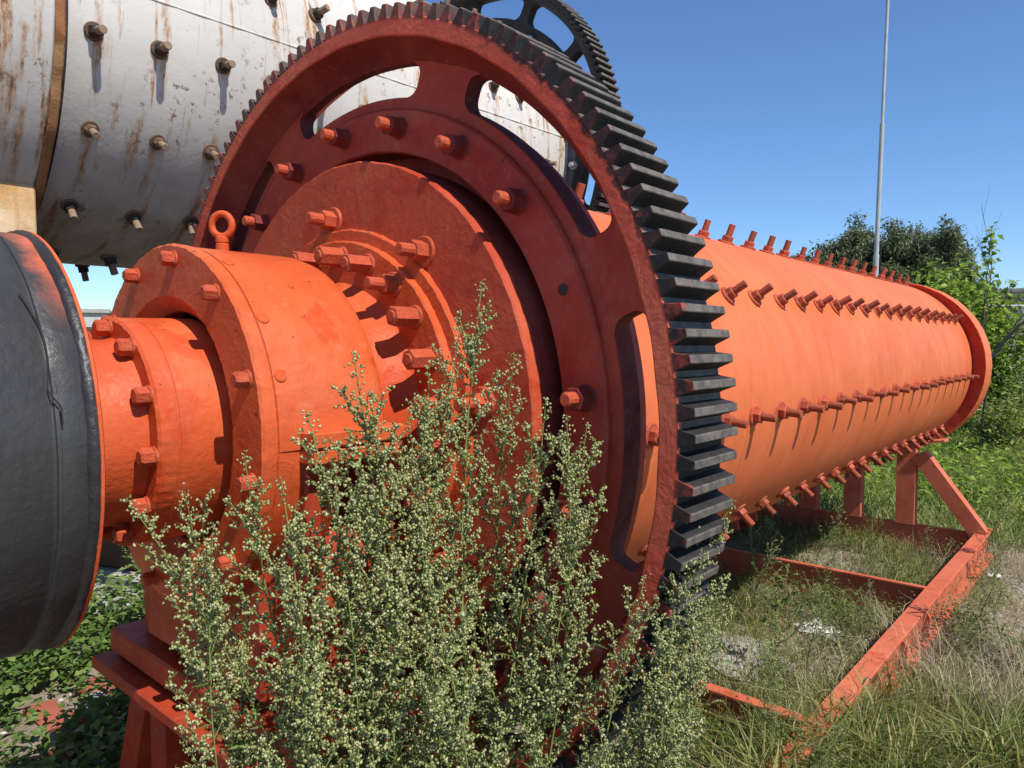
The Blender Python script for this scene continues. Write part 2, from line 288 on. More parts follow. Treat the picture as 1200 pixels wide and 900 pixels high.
# ------------------------------------------------------------------ mesh helpers
class MB:
    """collects shapes and links them as one mesh object"""
    def __init__(s): s.v = []; s.f = []; s.mi = []
    def add(s, vs, fs, mi=0, mat=None):
        o = len(s.v)
        for p in vs: s.v.append(tuple(mat @ Vector(p)) if mat is not None else tuple(p))
        for f in fs: s.f.append([o + i for i in f]); s.mi.append(mi)
    def box(s, x0, x1, y0, y1, z0, z1, b=0.0, mi=0, mat=None):
        if b <= 0:
            vs = [(x, y, z) for x in (x0, x1) for y in (y0, y1) for z in (z0, z1)]
            s.add(vs, [(0, 1, 3, 2), (4, 6, 7, 5), (0, 4, 5, 1), (2, 3, 7, 6), (0, 2, 6, 4), (1, 5, 7, 3)], mi, mat); return
        vs = []; key = {}
        cs = [((x0, 1), (x1, -1)), ((y0, 1), (y1, -1)), ((z0, 1), (z1, -1))]
        for ix in (0, 1):
            for iy in (0, 1):
                for iz in (0, 1):
                    p = [cs[0][ix], cs[1][iy], cs[2][iz]]
                    for a in range(3):
                        q = [p[k][0] + (0 if k == a else b * p[k][1]) for k in range(3)]
                        key[(ix, iy, iz, a)] = len(vs); vs.append(q)
        fs = []
        for a in range(3):
            o1, o2 = (a + 1) % 3, (a + 2) % 3
            for sgn in (0, 1):
                loop = []
                for u, w_ in ((0, 0), (1, 0), (1, 1), (0, 1)):
                    i = [0, 0, 0]; i[a] = sgn; i[o1] = u; i[o2] = w_; loop.append(key[(i[0], i[1], i[2], a)])
                fs.append(loop if sgn else loop[::-1])
        for a in range(3):              # bevel strips along axis a
            o1, o2 = (a + 1) % 3, (a + 2) % 3
            for u in (0, 1):
                for w_ in (0, 1):
                    i0 = [0, 0, 0]; i0[o1] = u; i0[o2] = w_; i1 = list(i0); i1[a] = 1
                    q = [key[(*i0, o1)], key[(*i1, o1)], key[(*i1, o2)], key[(*i0, o2)]]
                    fs.append(q if (u ^ w_) else q[::-1])
        for k in [(ix, iy, iz) for ix in (0, 1) for iy in (0, 1) for iz in (0, 1)]:
            tr = [key[(*k, a)] for a in range(3)]
            fs.append(tr if sum(k) % 2 else tr[::-1])
        s.add(vs, fs, mi, mat)
    def lathe(s, prof, n=96, closed=False, mi=0, mat=None, a0=0.0, a1=2 * math.pi, mis=None, jit=None):
        """profile of (r, y) turned about the Y axis"""
        full = abs(a1 - a0 - 2 * math.pi) < 1e-6
        na = n if full else n + 1; m = len(prof); vs = []
        for i in range(na):
            a = a0 + (a1 - a0) * i / n; ca, sa = math.cos(a), math.sin(a)
            for r, y in prof:
                if jit: r = r + jit(a, y)
                vs.append((r * ca, y, r * sa))
        o = len(s.v)
        for p in vs: s.v.append(tuple(mat @ Vector(p)) if mat is not None else p)
        segs = m if closed else m - 1
        for i in range(n):
            j = (i + 1) % na
            for k in range(segs):
                l = (k + 1) % m
                s.f.append([o + i * m + k, o + j * m + k, o + j * m + l, o + i * m + l]); s.mi.append(mis[k] if mis else mi)
    def prism(s, poly, y0, y1, mi=0, mat=None, axis='y'):
        n = len(poly)
        def P(p, d): return (p[0], d, p[1]) if axis == 'y' else ((p[0], p[1], d) if axis == 'z' else (d, p[0], p[1]))
        vs = [P(p, y0) for p in poly] + [P(p, y1) for p in poly]
        s.add(vs, [list(range(n)), list(range(2 * n - 1, n - 1, -1))] + [[i, i + n, (i + 1) % n + n, (i + 1) % n] for i in range(n)], mi, mat)
    def ngon(s, r, n, z0, z1, mi=0, mat=None, ch=0.0, rot=0.0):
        """n-sided bar along local Z with chamfered far end"""
        rings = [(r, z0), (r, z1 - ch), (r - ch, z1)] if ch else [(r, z0), (r, z1)]
        vs = []
        for rr, z in rings:
            for i in range(n):
                a = rot + 2 * math.pi * i / n; vs.append((rr * math.cos(a), rr * math.sin(a), z))
        fs = [[k * n + i, k * n + (i + 1) % n, (k + 1) * n + (i + 1) % n, (k + 1) * n + i] for k in range(len(rings) - 1) for i in range(n)]
        fs.append([(len(rings) - 1) * n + i for i in range(n)]); fs.append([i for i in range(n - 1, -1, -1)])
        s.add(vs, fs, mi, mat)
    def tube(s, pts, rad, n=8, mi=0, closed=False):
        pts = [Vector(p) for p in pts]; m = len(pts); o = len(s.v)
        up = Vector((0.13, 0.27, 1)).normalized()
        for i, p in enumerate(pts):
            if closed: d = (pts[(i + 1) % m] - pts[i - 1])
            else: d = pts[min(i + 1, m - 1)] - pts[max(i - 1, 0)]
            d.normalize(); a = d.cross(up)
            if a.length < 1e-3: a = d.cross(Vector((1, 0, 0)))
            a.normalize(); b = d.cross(a); r = rad[i] if isinstance(rad, (list, tuple)) else rad
            for k in range(n):
                t = 2 * math.pi * k / n; s.v.append(tuple(p + a * (r * math.cos(t)) + b * (r * math.sin(t))))
        for i in range(m if closed else m - 1):
            j = (i + 1) % m
            for k in range(n):
                l = (k + 1) % n; s.f.append([o + i * n + k, o + j * n + k, o + j * n + l, o + i * n + l]); s.mi.append(mi)
        if not closed:
            s.f.append([o + k for k in range(n)]); s.mi.append(mi)
            s.f.append([o + (m - 1) * n + k for k in range(n - 1, -1, -1)]); s.mi.append(mi)
    def mesh(s, name, mats, smooth=35):
        me = bpy.data.meshes.new(name); me.from_pydata(s.v, [], s.f)
        for m_ in (mats if isinstance(mats, (list, tuple)) else [mats]): me.materials.append(m_)
        if any(s.mi): me.polygons.foreach_set('material_index', s.mi)
        import bmesh
        bm = bmesh.new(); bm.from_mesh(me); bmesh.ops.recalc_face_normals(bm, faces=bm.faces); bm.to_mesh(me); bm.free()
        if smooth:
            me.polygons.foreach_set('use_smooth', [True] * len(me.polygons)); me.set_sharp_from_angle(angle=R(smooth))
        me.update(); return me
    def build(s, name, mats, parent=None, loc=(0, 0, 0), smooth=35):
        return place(s.mesh(name, mats, smooth), name, parent, loc)

def place(me, name, parent=None, loc=(0, 0, 0), mat=None):
    o = bpy.data.objects.new(name, me); C.objects.link(o); o.location = loc
    if mat is not None: o.matrix_basis = mat
    if parent is not None: o.parent = parent
    return o
def tag(o, label, cat, group=None):
    o['label'] = label; o['category'] = cat
    if group: o['group'] = group
    return o
def thing(name, label, cat, loc=(0, 0, 0), group=None):
    o = bpy.data.objects.new(name, None); C.objects.link(o); o.location = loc; o.empty_display_size = 0.2
    return tag(o, label, cat, group)
def struct(o): o['kind'] = 'structure'; return o
def stuff(o, label=None, cat=None):
    o['kind'] = 'stuff'
    if label: o['label'] = label
    if cat: o['category'] = cat
    return o
def align(p, d, spin=0.0, scale=1.0):
    """matrix placing local +Z along d at p"""
    q = Vector(d).normalized().to_track_quat('Z', 'Y')
    return Matrix.Translation(Vector(p)) @ q.to_matrix().to_4x4() @ Matrix.Rotation(spin, 4, 'Z') @ Matrix.Scale(scale, 4)
def fast(name, V, F, mat, mi=None):
    """mesh from numpy arrays; F is a list of (n,3) or (n,4) index arrays"""
    me = bpy.data.meshes.new(name); me.vertices.add(len(V)); me.vertices.foreach_set('co', np.asarray(V, np.float32).ravel())
    loops = np.concatenate([f.ravel() for f in F]); tot = np.concatenate([np.full(len(f), f.shape[1]) for f in F])
    start = np.concatenate([[0], np.cumsum(tot)[:-1]])
    me.loops.add(len(loops)); me.loops.foreach_set('vertex_index', loops.astype(np.int32))
    me.polygons.add(len(tot)); me.polygons.foreach_set('loop_start', start.astype(np.int32)); me.polygons.foreach_set('loop_total', tot.astype(np.int32))
    for m_ in (mat if isinstance(mat, (list, tuple)) else [mat]): me.materials.append(m_)
    me.update(calc_edges=True); return me

# bolt meshes: local +Z points away from the surface they sit on
def stud_mesh(name, mat, r, ln, n=12, ch=0.002): b = MB(); b.ngon(r, n, -0.004, ln, ch=ch); return b.mesh(name, mat, 40)
def nut_mesh(name, mat, r, z0, z1): b = MB(); b.ngon(r, 6, z0, z1, ch=0.003); return b.mesh(name, mat, 25)
def washer_mesh(name, mat, r, z1, n=20):
    b = MB(); b.ngon(r, n, -0.006, z1, ch=min(0.003, z1 * .6)); return b.mesh(name, mat, 30)

# ------------------------------------------------------------------ ground
def gh(x, y): return 0.018 * np.sin(x * 2.3 + 1) * np.sin(y * 1.9) + 0.012 * np.sin(x * 5.1 + y * 4.3) + 0.01 * np.sin(y * 7.7 - x * 3.1) - 0.02
def build_ground():
    rr = np.concatenate([np.linspace(0.2, 9, 60), np.geomspace(9.4, 900, 40)]); na = 180
    a = np.linspace(0, 2 * np.pi, na, endpoint=False)
    x = (rr[:, None] * np.cos(a)).ravel(); y = 1.0 + (rr[:, None] * np.sin(a)).ravel()
    d = np.repeat(rr, na)
    z = gh(x, y)
    V = np.stack([x, y, z], 1); V = np.vstack([V, [[0, 1.0, -0.02]]])
    i, j = np.meshgrid(np.arange(len(rr) - 1), np.arange(na), indexing='ij'); j2 = (j + 1) % na
    F4 = np.stack([i * na + j, (i + 1) * na + j, (i + 1) * na + j2, i * na + j2], -1).reshape(-1, 4)
    k = np.arange(na); F3 = np.stack([np.full(na, len(V) - 1), k, (k + 1) % na], -1)
    me = fast('ground', V, [F4, F3], M['ground']); me.polygons.foreach_set('use_smooth', [True] * len(me.polygons))
    return struct(place(me, 'ground'))
build_ground()

def edge(a, y): return 0.0008 * math.sin(a * 31 + y * 90) + 0.0007 * math.sin(a * 73 + 1.3) + 0.0004 * math.sin(a * 119 + y * 200)
# ------------------------------------------------------------------ orange ball mill
AX = (0, 0, HA)
mill = thing('ball_mill', 'long orange ball mill drum with studded shell and huge black-toothed gear', 'ball mill', (0, 0, 0))
RS, L = 0.703, 5.39
b = MB(); b.lathe([(0.70, 0.040), (0.70, 0.16)], 160); b.build('drum_neck', M['shaded_red'], mill, AX)  # darker red stands in for the gear rim's shadow on the drum
b = MB(); b.lathe([(RS, 0.19), (RS, L)], 160); b.build('shell_drum', M['shell'], mill, AX)
b = MB(); b.lathe([(0.0, 0.004), (0.30, 0.004), (0.696, 0.004), (0.7005, 0.008), (0.7005, 0.036), (0.6995, 0.042)], 300, jit=lambda a, y: edge(a, y)); b.build('end_plate', M['plate'], mill, AX, 30)
b = MB(); b.lathe([(0.40, -0.012), (0.511, -0.012), (0.516, -0.007), (0.516, 0.006)], 300, jit=edge); o_ = b.build('outer_ring', M['orange'], mill, AX, 30)
b = MB(); b.lathe([(0.30, -0.034), (0.477, -0.034), (0.482, -0.029), (0.482, -0.010)], 300, jit=edge); b.build('bolting_ring', M['orange'], mill, AX, 30)
b = MB(); b.lathe([(0.37, -0.03), (0.345, -0.06), (0.33, -0.12), (0.33, -0.30), (0.22, -0.32), (0.22, -0.48)], 96); b.build('trunnion', M['orange'], mill, AX)
b = MB(); b.lathe([(0.18, -0.627), (0.248, -0.627), (0.254, -0.621), (0.254, -0.588), (0.2515, -0.586), (0.2515, -0.583), (0.254, -0.581), (0.256, -0.45), (0.20, -0.45)], 300, jit=lambda a, y: edge(a, y) if y < -.615 else 0)
b.build('trunnion_collar', M['orange'], mill, AX, 30)
b = MB(); b.lathe([(0.212, -0.625), (0.206, -0.64), (0.204, -0.70), (0.205, -0.80)], 96); b.build('feed_neck', M['orange'], mill, AX)
b = MB(); b.lathe([(0.0, L + 0.06), (0.50, L + 0.055), (0.694, L + 0.004), (0.698, L), (0.702, L + 0.006), (0.702, L + 0.27), (0.696, L + 0.278), (0.0, L + 0.278)], 220, jit=edge, mis=[0, 0, 1, 1, 1, 1, 0]); b.build('end_flange', [M['gear'], M['shell']], mill, (0.10, 0, HA), 30)  # face dished and given a darker red to imitate its shade
b = MB(); b.lathe([(RS, L - 0.002), (RS, L + 0.04), (0.0, L + 0.04)], 120); b.build('end_disc', M['gear'], mill, AX, 30)

b = MB(); b.lathe([(RS - .005, 0.157), (0.872, 0.157), (0.876, 0.161), (0.876, 0.196), (0.872, 0.2), (RS - .005, 0.2)], 140); b.build('mounting_flange', M['gear'], mill, AX, 30)
# girth gear -----------------------------------------------------
NT_, WG, RT = 137, 0.185, 1.1
RROOT = RT - 0.0356
def wob(a, y): return 0.0012 * math.sin(a * 37) * (1 if y < 0.01 else 0.3)
g = MB()
g.lathe([(1.018, 0.003), (1.022, 0.0), (RROOT - .003, 0.0), (RROOT, 0.004), (RROOT, WG - 0.003), (1.022, WG), (1.002, 0.152), (0.976, 0.122), (0.974, 0.092), (0.985, 0.078), (1.002, 0.05), (1.013, 0.02)],
        274, closed=True, mis=[0, 0, 0, 2, 0, 0, 1, 1, 4, 4, 4, 4], jit=wob)  # front inner faces take the red darkened for shade
# hub ring with raised bolting face
g.lathe([(0.735, 0.074), (0.739, 0.068), (0.848, 0.068), (0.854, 0.074), (0.856, 0.085), (0.884, 0.085), (0.886, 0.088), (0.886, 0.155), (0.735, 0.155)],
        200, closed=True, mis=[3, 3, 3, 3, 3, 3, 1, 3, 3])
SP = [22.1, 69.6, 116.5, 162, 207, 252, 296, 336]
for c0 in SP:
    rs = np.concatenate([np.linspace(0.880, 0.915, 9), np.linspace(0.925, 0.94, 2), np.linspace(0.95, 0.986, 9)])
    def hw(r):
        h = 0.096
        for d in (r - 0.886, 0.974 - r):
            rc = 0.034
            if d < rc: dd = max(0, d); h += rc - math.sqrt(max(0, rc * rc - (rc - dd) ** 2))
        return h
    vs = []
    for r in rs:
        da = hw(r) / r
        for yy in (0.0858, 0.135):
            for sg in (-1, 1):
                a = R(c0) + sg * da; vs.append((r * math.cos(a), yy, r * math.sin(a)))
    fs = []; n = len(rs)
    for i in range(n - 1):
        q = i * 4; p = q + 4
        fs += [[q, q + 1, p + 1, p], [q + 2, p + 2, p + 3, q + 3]]
    g.add(vs, fs, 3)
    g.add(vs, [f for i in range(n - 1) for f in ([i * 4, i * 4 + 4, i * 4 + 6, i * 4 + 2], [i * 4 + 1, i * 4 + 3, i * 4 + 7, i * 4 + 5])], 1)
gear = g.build('girth_gear', [M['rim'], M['cast'], M['tooth2'], M['gear'], M['shaded_red']], mill, AX, 32)
def tooth_mesh(name, mat, w_, pitch, h):
    b = MB(); k = pitch / 0.0488
    prof = [(-.0195 * k, -.004), (-.0165 * k, .004), (-.0130 * k, h * .45), (-.0098 * k, h * .8), (-.0082 * k, h * .97), (-.0068 * k, h),
            (.0068 * k, h), (.0082 * k, h * .97), (.0098 * k, h * .8), (.0130 * k, h * .45), (.0165 * k, .004), (.0195 * k, -.004)]
    n = len(prof); rows = []
    for yy, sc in ((0.0, 0.93), (0.004, 1.0), (w_ * .5, 1.0), (w_ - 0.004, 1.0), (w_, 0.93)):
        rows += [(x * sc, yy, z if z < 0.01 else z - (1 - sc) * 0.03) for x, z in prof]
    fs = [[r * n + i, r * n + i + 1, (r + 1) * n + i + 1, (r + 1) * n + i] for r in range(4) for i in range(n - 1)]
    fs += [list(range(n)), list(range(5 * n - 1, 4 * n - 1, -1))]
    b.add(rows, fs); return b.mesh(name, mat, 28)
tm = tooth_mesh('gear_tooth', M['tooth'], WG + 0.001, 2 * math.pi * RROOT / NT_, 0.0356)
PH = 11.38
tmg = tm.copy(); tmg.materials[0] = M['tooth_greased']; tmb = tm.copy(); tmb.materials[0] = M['tooth_brown']
for i in range(NT_):
    a = R(PH) + 2 * math.pi * i / NT_
    mt = Matrix.Rotation(-(a - math.pi / 2), 4, 'Y') @ Matrix.Translation((random.gauss(0, .0003), -0.0005, RROOT + random.gauss(0, .0004)))
    dg = math.degrees(a) % 360
    place(tmb if 66 < dg < 170 else tmg if (24 < dg < 100 and random.random() < .85) or random.random() < .15 else tm, 'gear_tooth', gear, mat=mt)
for ys in (1.86, 3.05, 4.24):
    b = MB(); b.lathe([(RS - .002, ys - .006), (RS + .0012, ys - .002), (RS + .0012, ys + .002), (RS - .002, ys + .006)], 160); b.build('weld_seam', M['shell'], mill, AX, 60)
# bolts of the gear: 20 positions, one hole left empty
gb = MB(); gb.ngon(0.031, 16, -0.003, 0.005, ch=0.002, mi=1); gb.ngon(0.0285, 6, 0.004, 0.046, ch=0.003, mi=1); gb.ngon(0.0165, 12, 0.04, 0.076, ch=0.004)
gbm = gb.mesh('gear_bolt', [M['bolt'], M['shaded_red']], 25)  # nuts and washers in the darker red, for shade and grease
for k in range(20):
    a = R(5.4 + 18 * k)
    if k == 1:
        h = MB(); h.lathe([(0.0105, -0.002), (0.0, -0.002)], 20); h.lathe([(0.0135, 0), (0.0105, -0.002)], 20)
        place(h.mesh('bolt_hole', M['tar'], 30), 'bolt_hole', gear, (0.80 * math.cos(a), 0.0665, 0.80 * math.sin(a))); continue
    place(gbm, 'gear_bolt', gear, mat=align((0.80 * math.cos(a), 0.068, 0.80 * math.sin(a)), (random.gauss(0, .02), -1, random.gauss(0, .02)), random.random() * 6))
# bolts on the end plate and bolting ring
def painted_bolt(name, rn, h1, rs_, h2, rw, mat):
    b = MB(); b.ngon(rw, 18, -0.003, 0.007, ch=0.003); b.ngon(rn, 6, 0.006, h1, ch=0.003); b.ngon(rs_, 12, h1 - .01, h2, ch=0.003)
    return b.mesh(name, mat, 25)
pb = painted_bolt('plate_bolt', 0.027, 0.042, 0.0165, 0.085, 0.040, M['bolt'])
for k in range(8):
    a = R(51.4 + 43.2 * k) if k < 2 else R(51.4 + 43.2 + 45.2 * (k - 1))
    place(pb, 'plate_bolt', mill, mat=Matrix.Translation(AX) @ align((0.548 * math.cos(a), 0.004, 0.548 * math.sin(a)), (0, -1, 0), random.random() * 6))
lb = painted_bolt('ring_bolt', 0.026, 0.075, 0.0155, 0.079, 0.030, M['bolt'])
lb2 = painted_bolt('ring_bolt', 0.0265, 0.040, 0.0165, 0.085, 0.033, M['bolt'])
for k in range(23):
    a = R(84.0 - 15.65 * k)
    place(lb2 if k % 6 == 2 else lb, 'ring_bolt', mill, mat=Matrix.Translation(AX) @ align((0.436 * math.cos(a), -0.034, 0.436 * math.sin(a)), (random.gauss(0, .015), -1, random.gauss(0, .015)), random.random() * 6))
cb = MB(); cb.ngon(0.021, 14, -0.003, 0.004, ch=0.002); cb.ngon(0.0185, 6, 0.003, 0.030, ch=0.004)
cbm = cb.mesh('collar_bolt', M['bolt'], 25)
for k in range(12):
    a = R(86 - 31.2 * k) if k < 4 else R(86 - 31.2 * 3 - 29.3 * (k - 3))
    place(cbm, 'collar_bolt', mill, mat=Matrix.Translation(AX) @ align((0.231 * math.cos(a), -0.627, 0.231 * math.sin(a)), (0, -1, 0), random.random()))
# shell bolts in lengthwise rows: stud with nut and washer
M['shellnut'] = paint('shell_nut_paint', (0.40, 0.075, 0.036), (0.54, 0.11, 0.05), 0.5, 1.3, 0.3, 0.8, 0.6, scale=2.2, vary=0.5)
st_m = stud_mesh('shell_bolt', M['boltstud'], 0.0145, 0.082)
nu_m = nut_mesh('nut', M['shellnut'], 0.0255, 0.006, 0.031)
wa_m = washer_mesh('washer', M['shellnut'], 0.037, 0.008)
rows = [(69.4, 1.717, 106), (31.2, 1.2075, 0), (-4.5, 1.2143, 0), (-42.2, 1.505, 0), (106.6, 1.60, 0), (-78.5, 1.40, 0)]
for ang, y0, _ in rows:
    k0 = math.ceil((0.28 - y0) / 0.2342)
    k = k0
    while y0 + 0.2342 * k < L - 0.03:
        y = y0 + 0.2342 * k + random.gauss(0, .003); k += 1
        a = R(ang) + random.gauss(0, .003)
        d = (math.cos(a), random.gauss(0, .035), math.sin(a) + random.gauss(0, .03))
        ob = place(st_m, 'shell_bolt', mill, mat=Matrix.Translation(AX) @ align((RS * math.cos(a), y, RS * math.sin(a)), d, random.random() * 6, random.uniform(.90, 1.08)))
        place(nu_m, 'nut', ob, (0, 0, 0)); place(wa_m, 'washer', ob, mat=Matrix.Rotation(random.gauss(0, .06), 4, 'X'))

# ------------------------------------------------------------------ trunnion bearing with its housing
brg = thing('bearing_housing', 'bright orange round bearing housing with lifting eye in front of the big gear', 'bearing', (0, -0.33, 0.77))
BL = (0, 0.33, HA - 0.77)
b = MB()
b.lathe([(0.29, -0.30), (0.415, -0.30), (0.421, -0.45), (0.422, -0.462), (0.419, -0.4635), (0.419, -0.466), (0.425, -0.468), (0.4265, -0.480), (0.4265, -0.494), (0.4215, -0.50), (0.308, -0.50), (0.272, -0.468), (0.268, -0.43)], 300, jit=lambda a, y: edge(a, y) if y < -.492 else 0)
b.build('front_flange', M['orange'], brg, BL, 28)
b = MB()
b.lathe([(0.4235, -0.462), (0.4225, -0.30), (0.4215, -0.215), (0.416, -0.192), (0.402, -0.179), (0.385, -0.176), (0.34, -0.176)], 100, a0=R(-3), a1=R(183))
b.build('cover', M['orange'], brg, BL, 40)
# flange of the split between cover and lower half, one on each side
for sg in (1, -1):
    b = MB()
    x0, x1 = (0.40, 0.478) if sg > 0 else (-0.478, -0.40)
    b.box(x0, x1, -0.415, -0.178, -0.018, 0.016, 0.004); b.box(x0, x1 - sg * 0.004, -0.413, -0.18, -0.052, -0.0215, 0.004)
    b.build('split_flange', M['orange'], brg, BL, 25)
b = MB()
b.box(-0.30, 0.30, -0.44, -0.20, -0.60, -0.03, 0.01)
b.box(-0.42, 0.42, -0.40, -0.36, -0.628, -0.05, 0.006)
b.box(-0.44, 0.44, -0.215, -0.18, -0.628, -0.05, 0.006)
b.prism([(-0.43, -0.629), (0.43, -0.629), (0.40, -0.30), (0.30, -0.20), (-0.30, -0.20), (-0.40, -0.30)], -0.355, -0.22)
b.build('lower_housing', M['stand'], brg, BL, 25)
b = MB(); b.lathe([(0.29, -0.499), (0.424, -0.499), (0.4255, -0.49), (0.4255, -0.468)], 60, a0=R(180), a1=R(360)); 
hb = MB(); hb.ngon(0.020, 16, -0.003, 0.004, ch=0.002); hb.ngon(0.0172, 6, 0.003, 0.030, ch=0.005)
hbm = hb.mesh('housing_bolt', M['bolt'], 28)
for a in (112.5, 81.8, 50.6, 18.5, -12.2, 140, 168, -42, -72, -104, -136, 196):
    aa = R(a); place(hbm, 'housing_bolt', brg, mat=Matrix.Translation(BL) @ align((0.392 * math.cos(aa), -0.50, 0.392 * math.sin(aa)), (0, -1, 0), random.random()))
# lifting eye
b = MB(); ring = [(0.0255 * math.cos(t), 0, 0.067 + 0.0275 * math.sin(t)) for t in np.linspace(0, 2 * math.pi, 33)[:-1]]
b.tube(ring, 0.0085, 10, closed=True); b.ngon(0.0155, 16, -0.004, 0.022, ch=0.002); b.ngon(0.0125, 16, 0.02, 0.026); b.ngon(0.0155, 16, 0.0245, 0.040, ch=0.004)
place(b.mesh('lifting_eye', M['orange'], 40), 'lifting_eye', brg, mat=Matrix.Translation(BL) @ Matrix.Translation((0.0, -0.355, 0.421)) @ Matrix.Rotation(R(38), 4, 'Z'))
# small plugs on the cover
pl = MB(); pl.ngon(0.014, 14, -0.004, 0.006, ch=0.002)
plm = pl.mesh('plug', M['orange'], 30)
for a, y in ((62, -0.445), (36, -0.447), (18, -0.445)):
    aa = R(a); place(plm, 'plug', brg, mat=Matrix.Translation(BL) @ align((0.421 * math.cos(aa), y, 0.421 * math.sin(aa)), (math.cos(aa), 0, math.sin(aa))))
# bolts low on the lower housing
for x, z in ((0.02, -0.38), (-0.30, -0.45)):
    place(hbm, 'housing_bolt', brg, mat=Matrix.Translation(BL) @ align((x, -0.44 if x > -.2 else -.40, z), (0, -1, 0), 0.4))

# stand under the bearing
std = thing('bearing_stand', 'dark red welded stand with thick plates carrying the orange bearing', 'stand', (0, -0.3, 0))
SL = (0, 0.3, 0)
b = MB(); b.box(-0.517, 0.517, -0.46, -0.12, 0.702, 0.7695, 0.006); b.build('upper_plate', M['stand'], std, SL, 25)
b = MB(); b.box(-0.545, 0.545, -0.502, -0.085, 0.655, 0.690, 0.005); b.build('lower_plate', M['stand'], std, SL, 25)
b = MB(); b.box(-0.50, 0.50, -0.44, -0.13, 0.689, 0.703); b.build('gap_strip', M['tar'], std, SL, 25)  # black filler stands in for the dark gap between the plates
for sy in (-0.40, -0.17):
    for sx in (-1, 1):
        b = MB(); b.box(-0.045, 0.045, -0.035, 0.035, 0, 0.66, 0.004)
        place(b.mesh('leg', M['stand'], 25), 'leg', std, (sx * 0.27, sy + 0.3, 0.0))
        b = MB()
        b.prism([(0.0, 0.655), (0.10, 0.655), (0.36, 0.0), (0.25, 0.0)] if sx > 0 else [(0.0, 0.655), (-0.25, 0.0), (-0.36, 0.0), (-0.10, 0.655)], -0.034, 0.034)
        place(b.mesh('brace', M['stand'], 25), 'brace', std, (sx * 0.315, sy + 0.3, 0.0))
b = MB(); b.box(-0.22, 0.22, -0.32, -0.29, 0.0, 0.65); b.build('web_plate', M['stand'], std, SL, 25)

# ------------------------------------------------------------------ black feed drum at the near end
drum = thing('feed_drum', 'matte black tar-coated steel drum with a thin orange edge at far left', 'drum', (0, -1.1, 0))
DL = (0, 1.1, HA)
b = MB(); b.lathe([(0.20, -0.784), (0.417, -0.784), (0.4225, -0.787), (0.4225, -0.792), (0.41, -0.796)], 128); b.build('edge_ring', M['orange'], drum, DL, 30)
def tarj(a, y): return 0.0007 * math.sin(a * 61 + y * 300) + 0.0008 * math.sin(a * 23 + 1)
b = MB(); b.lathe([(0.411, -0.792), (0.4215, -0.7925), (0.4226, -0.799), (0.418, -0.8065), (0.411, -0.811)], 360, jit=tarj); b.build('tar_bead', M['tar'], drum, DL, 60)
b = MB(); b.lathe([(0.41, -0.799), (0.4145, -0.805), (0.4145, -0.846), (0.4175, -0.8475), (0.4175, -0.853), (0.4135, -0.8545), (0.4135, -0.861), (0.415, -0.863), (0.416, -1.20), (0.416, -1.42), (0.40, -1.435), (0.0, -1.435)], 160, jit=lambda a, y: 0.0016 * math.sin(a * 7 + 2 * y) + .001 * math.sin(a * 17)); b.build('drum_body', M['black'], drum, DL, 40)
b = MB()
wp = []
for t in np.linspace(0, 1, 14):
    a = R(42 - 25 * t); y = -0.872 + 0.012 * math.sin(t * math.pi) + 0.012 * t
    wp.append((0.4205 * math.cos(a), y, 0.4205 * math.sin(a)))
a = R(15.5); wp += [(0.426 * math.cos(a), -0.858, 0.426 * math.sin(a)), (0.424 * math.cos(R(13)), -0.846, 0.424 * math.sin(R(13))), (0.4215 * math.cos(R(9)), -0.845, 0.4215 * math.sin(R(9)))]
b.tube(wp, 0.0014, 6); b.build('wire_loop', M['wire'], drum, DL, 60)

# ------------------------------------------------------------------ frame under the mill
frm = thing('base_frame', 'orange steel I-beam frame lying in the weeds under the mill', 'frame', (0, 2, 0))
FL = (0, -2, 0)
ZT = 0.20
for sg in (1, -1):
    b = MB(); X = lambda a, c: (min(sg * a, sg * c), max(sg * a, sg * c))
    b.box(*X(0.826, 0.912), 0.55, 5.20, ZT - 0.014, ZT, 0.003); b.box(*X(0.862, 0.874), 0.55, 5.198, 0.012, ZT - 0.0145); b.box(*X(0.812, 0.930), 0.55, 5.20, -0.01, 0.0125, 0.003)
    sb = b.build('side_beam', M['frame'], frm, FL, 25)
    if sg > 0:
        for y in (1.75, 2.15, 2.6, 3.1):
            q = MB(); q.prism([(0.8745, 0.0130), (0.908, 0.0130), (0.908, 0.12), (0.8745, ZT - .015)], y, y + 0.012); place(q.mesh('stiffener', M['frame'], 25), 'stiffener', sb)
for y, wd in ((1.456, 0.055), (3.39, 0.032), (4.98, 0.026)):
    b = MB(); b.box(-0.826, 0.8255, y - wd / 2, y + wd / 2, ZT - 0.0135, ZT - 0.0008, 0.002); b.box(-0.86, 0.86, y - 0.005 + wd * .2, y + 0.005 + wd * .2, 0.0, ZT - 0.014)
    b.build('cross_beam', M['frame'], frm, FL, 25)
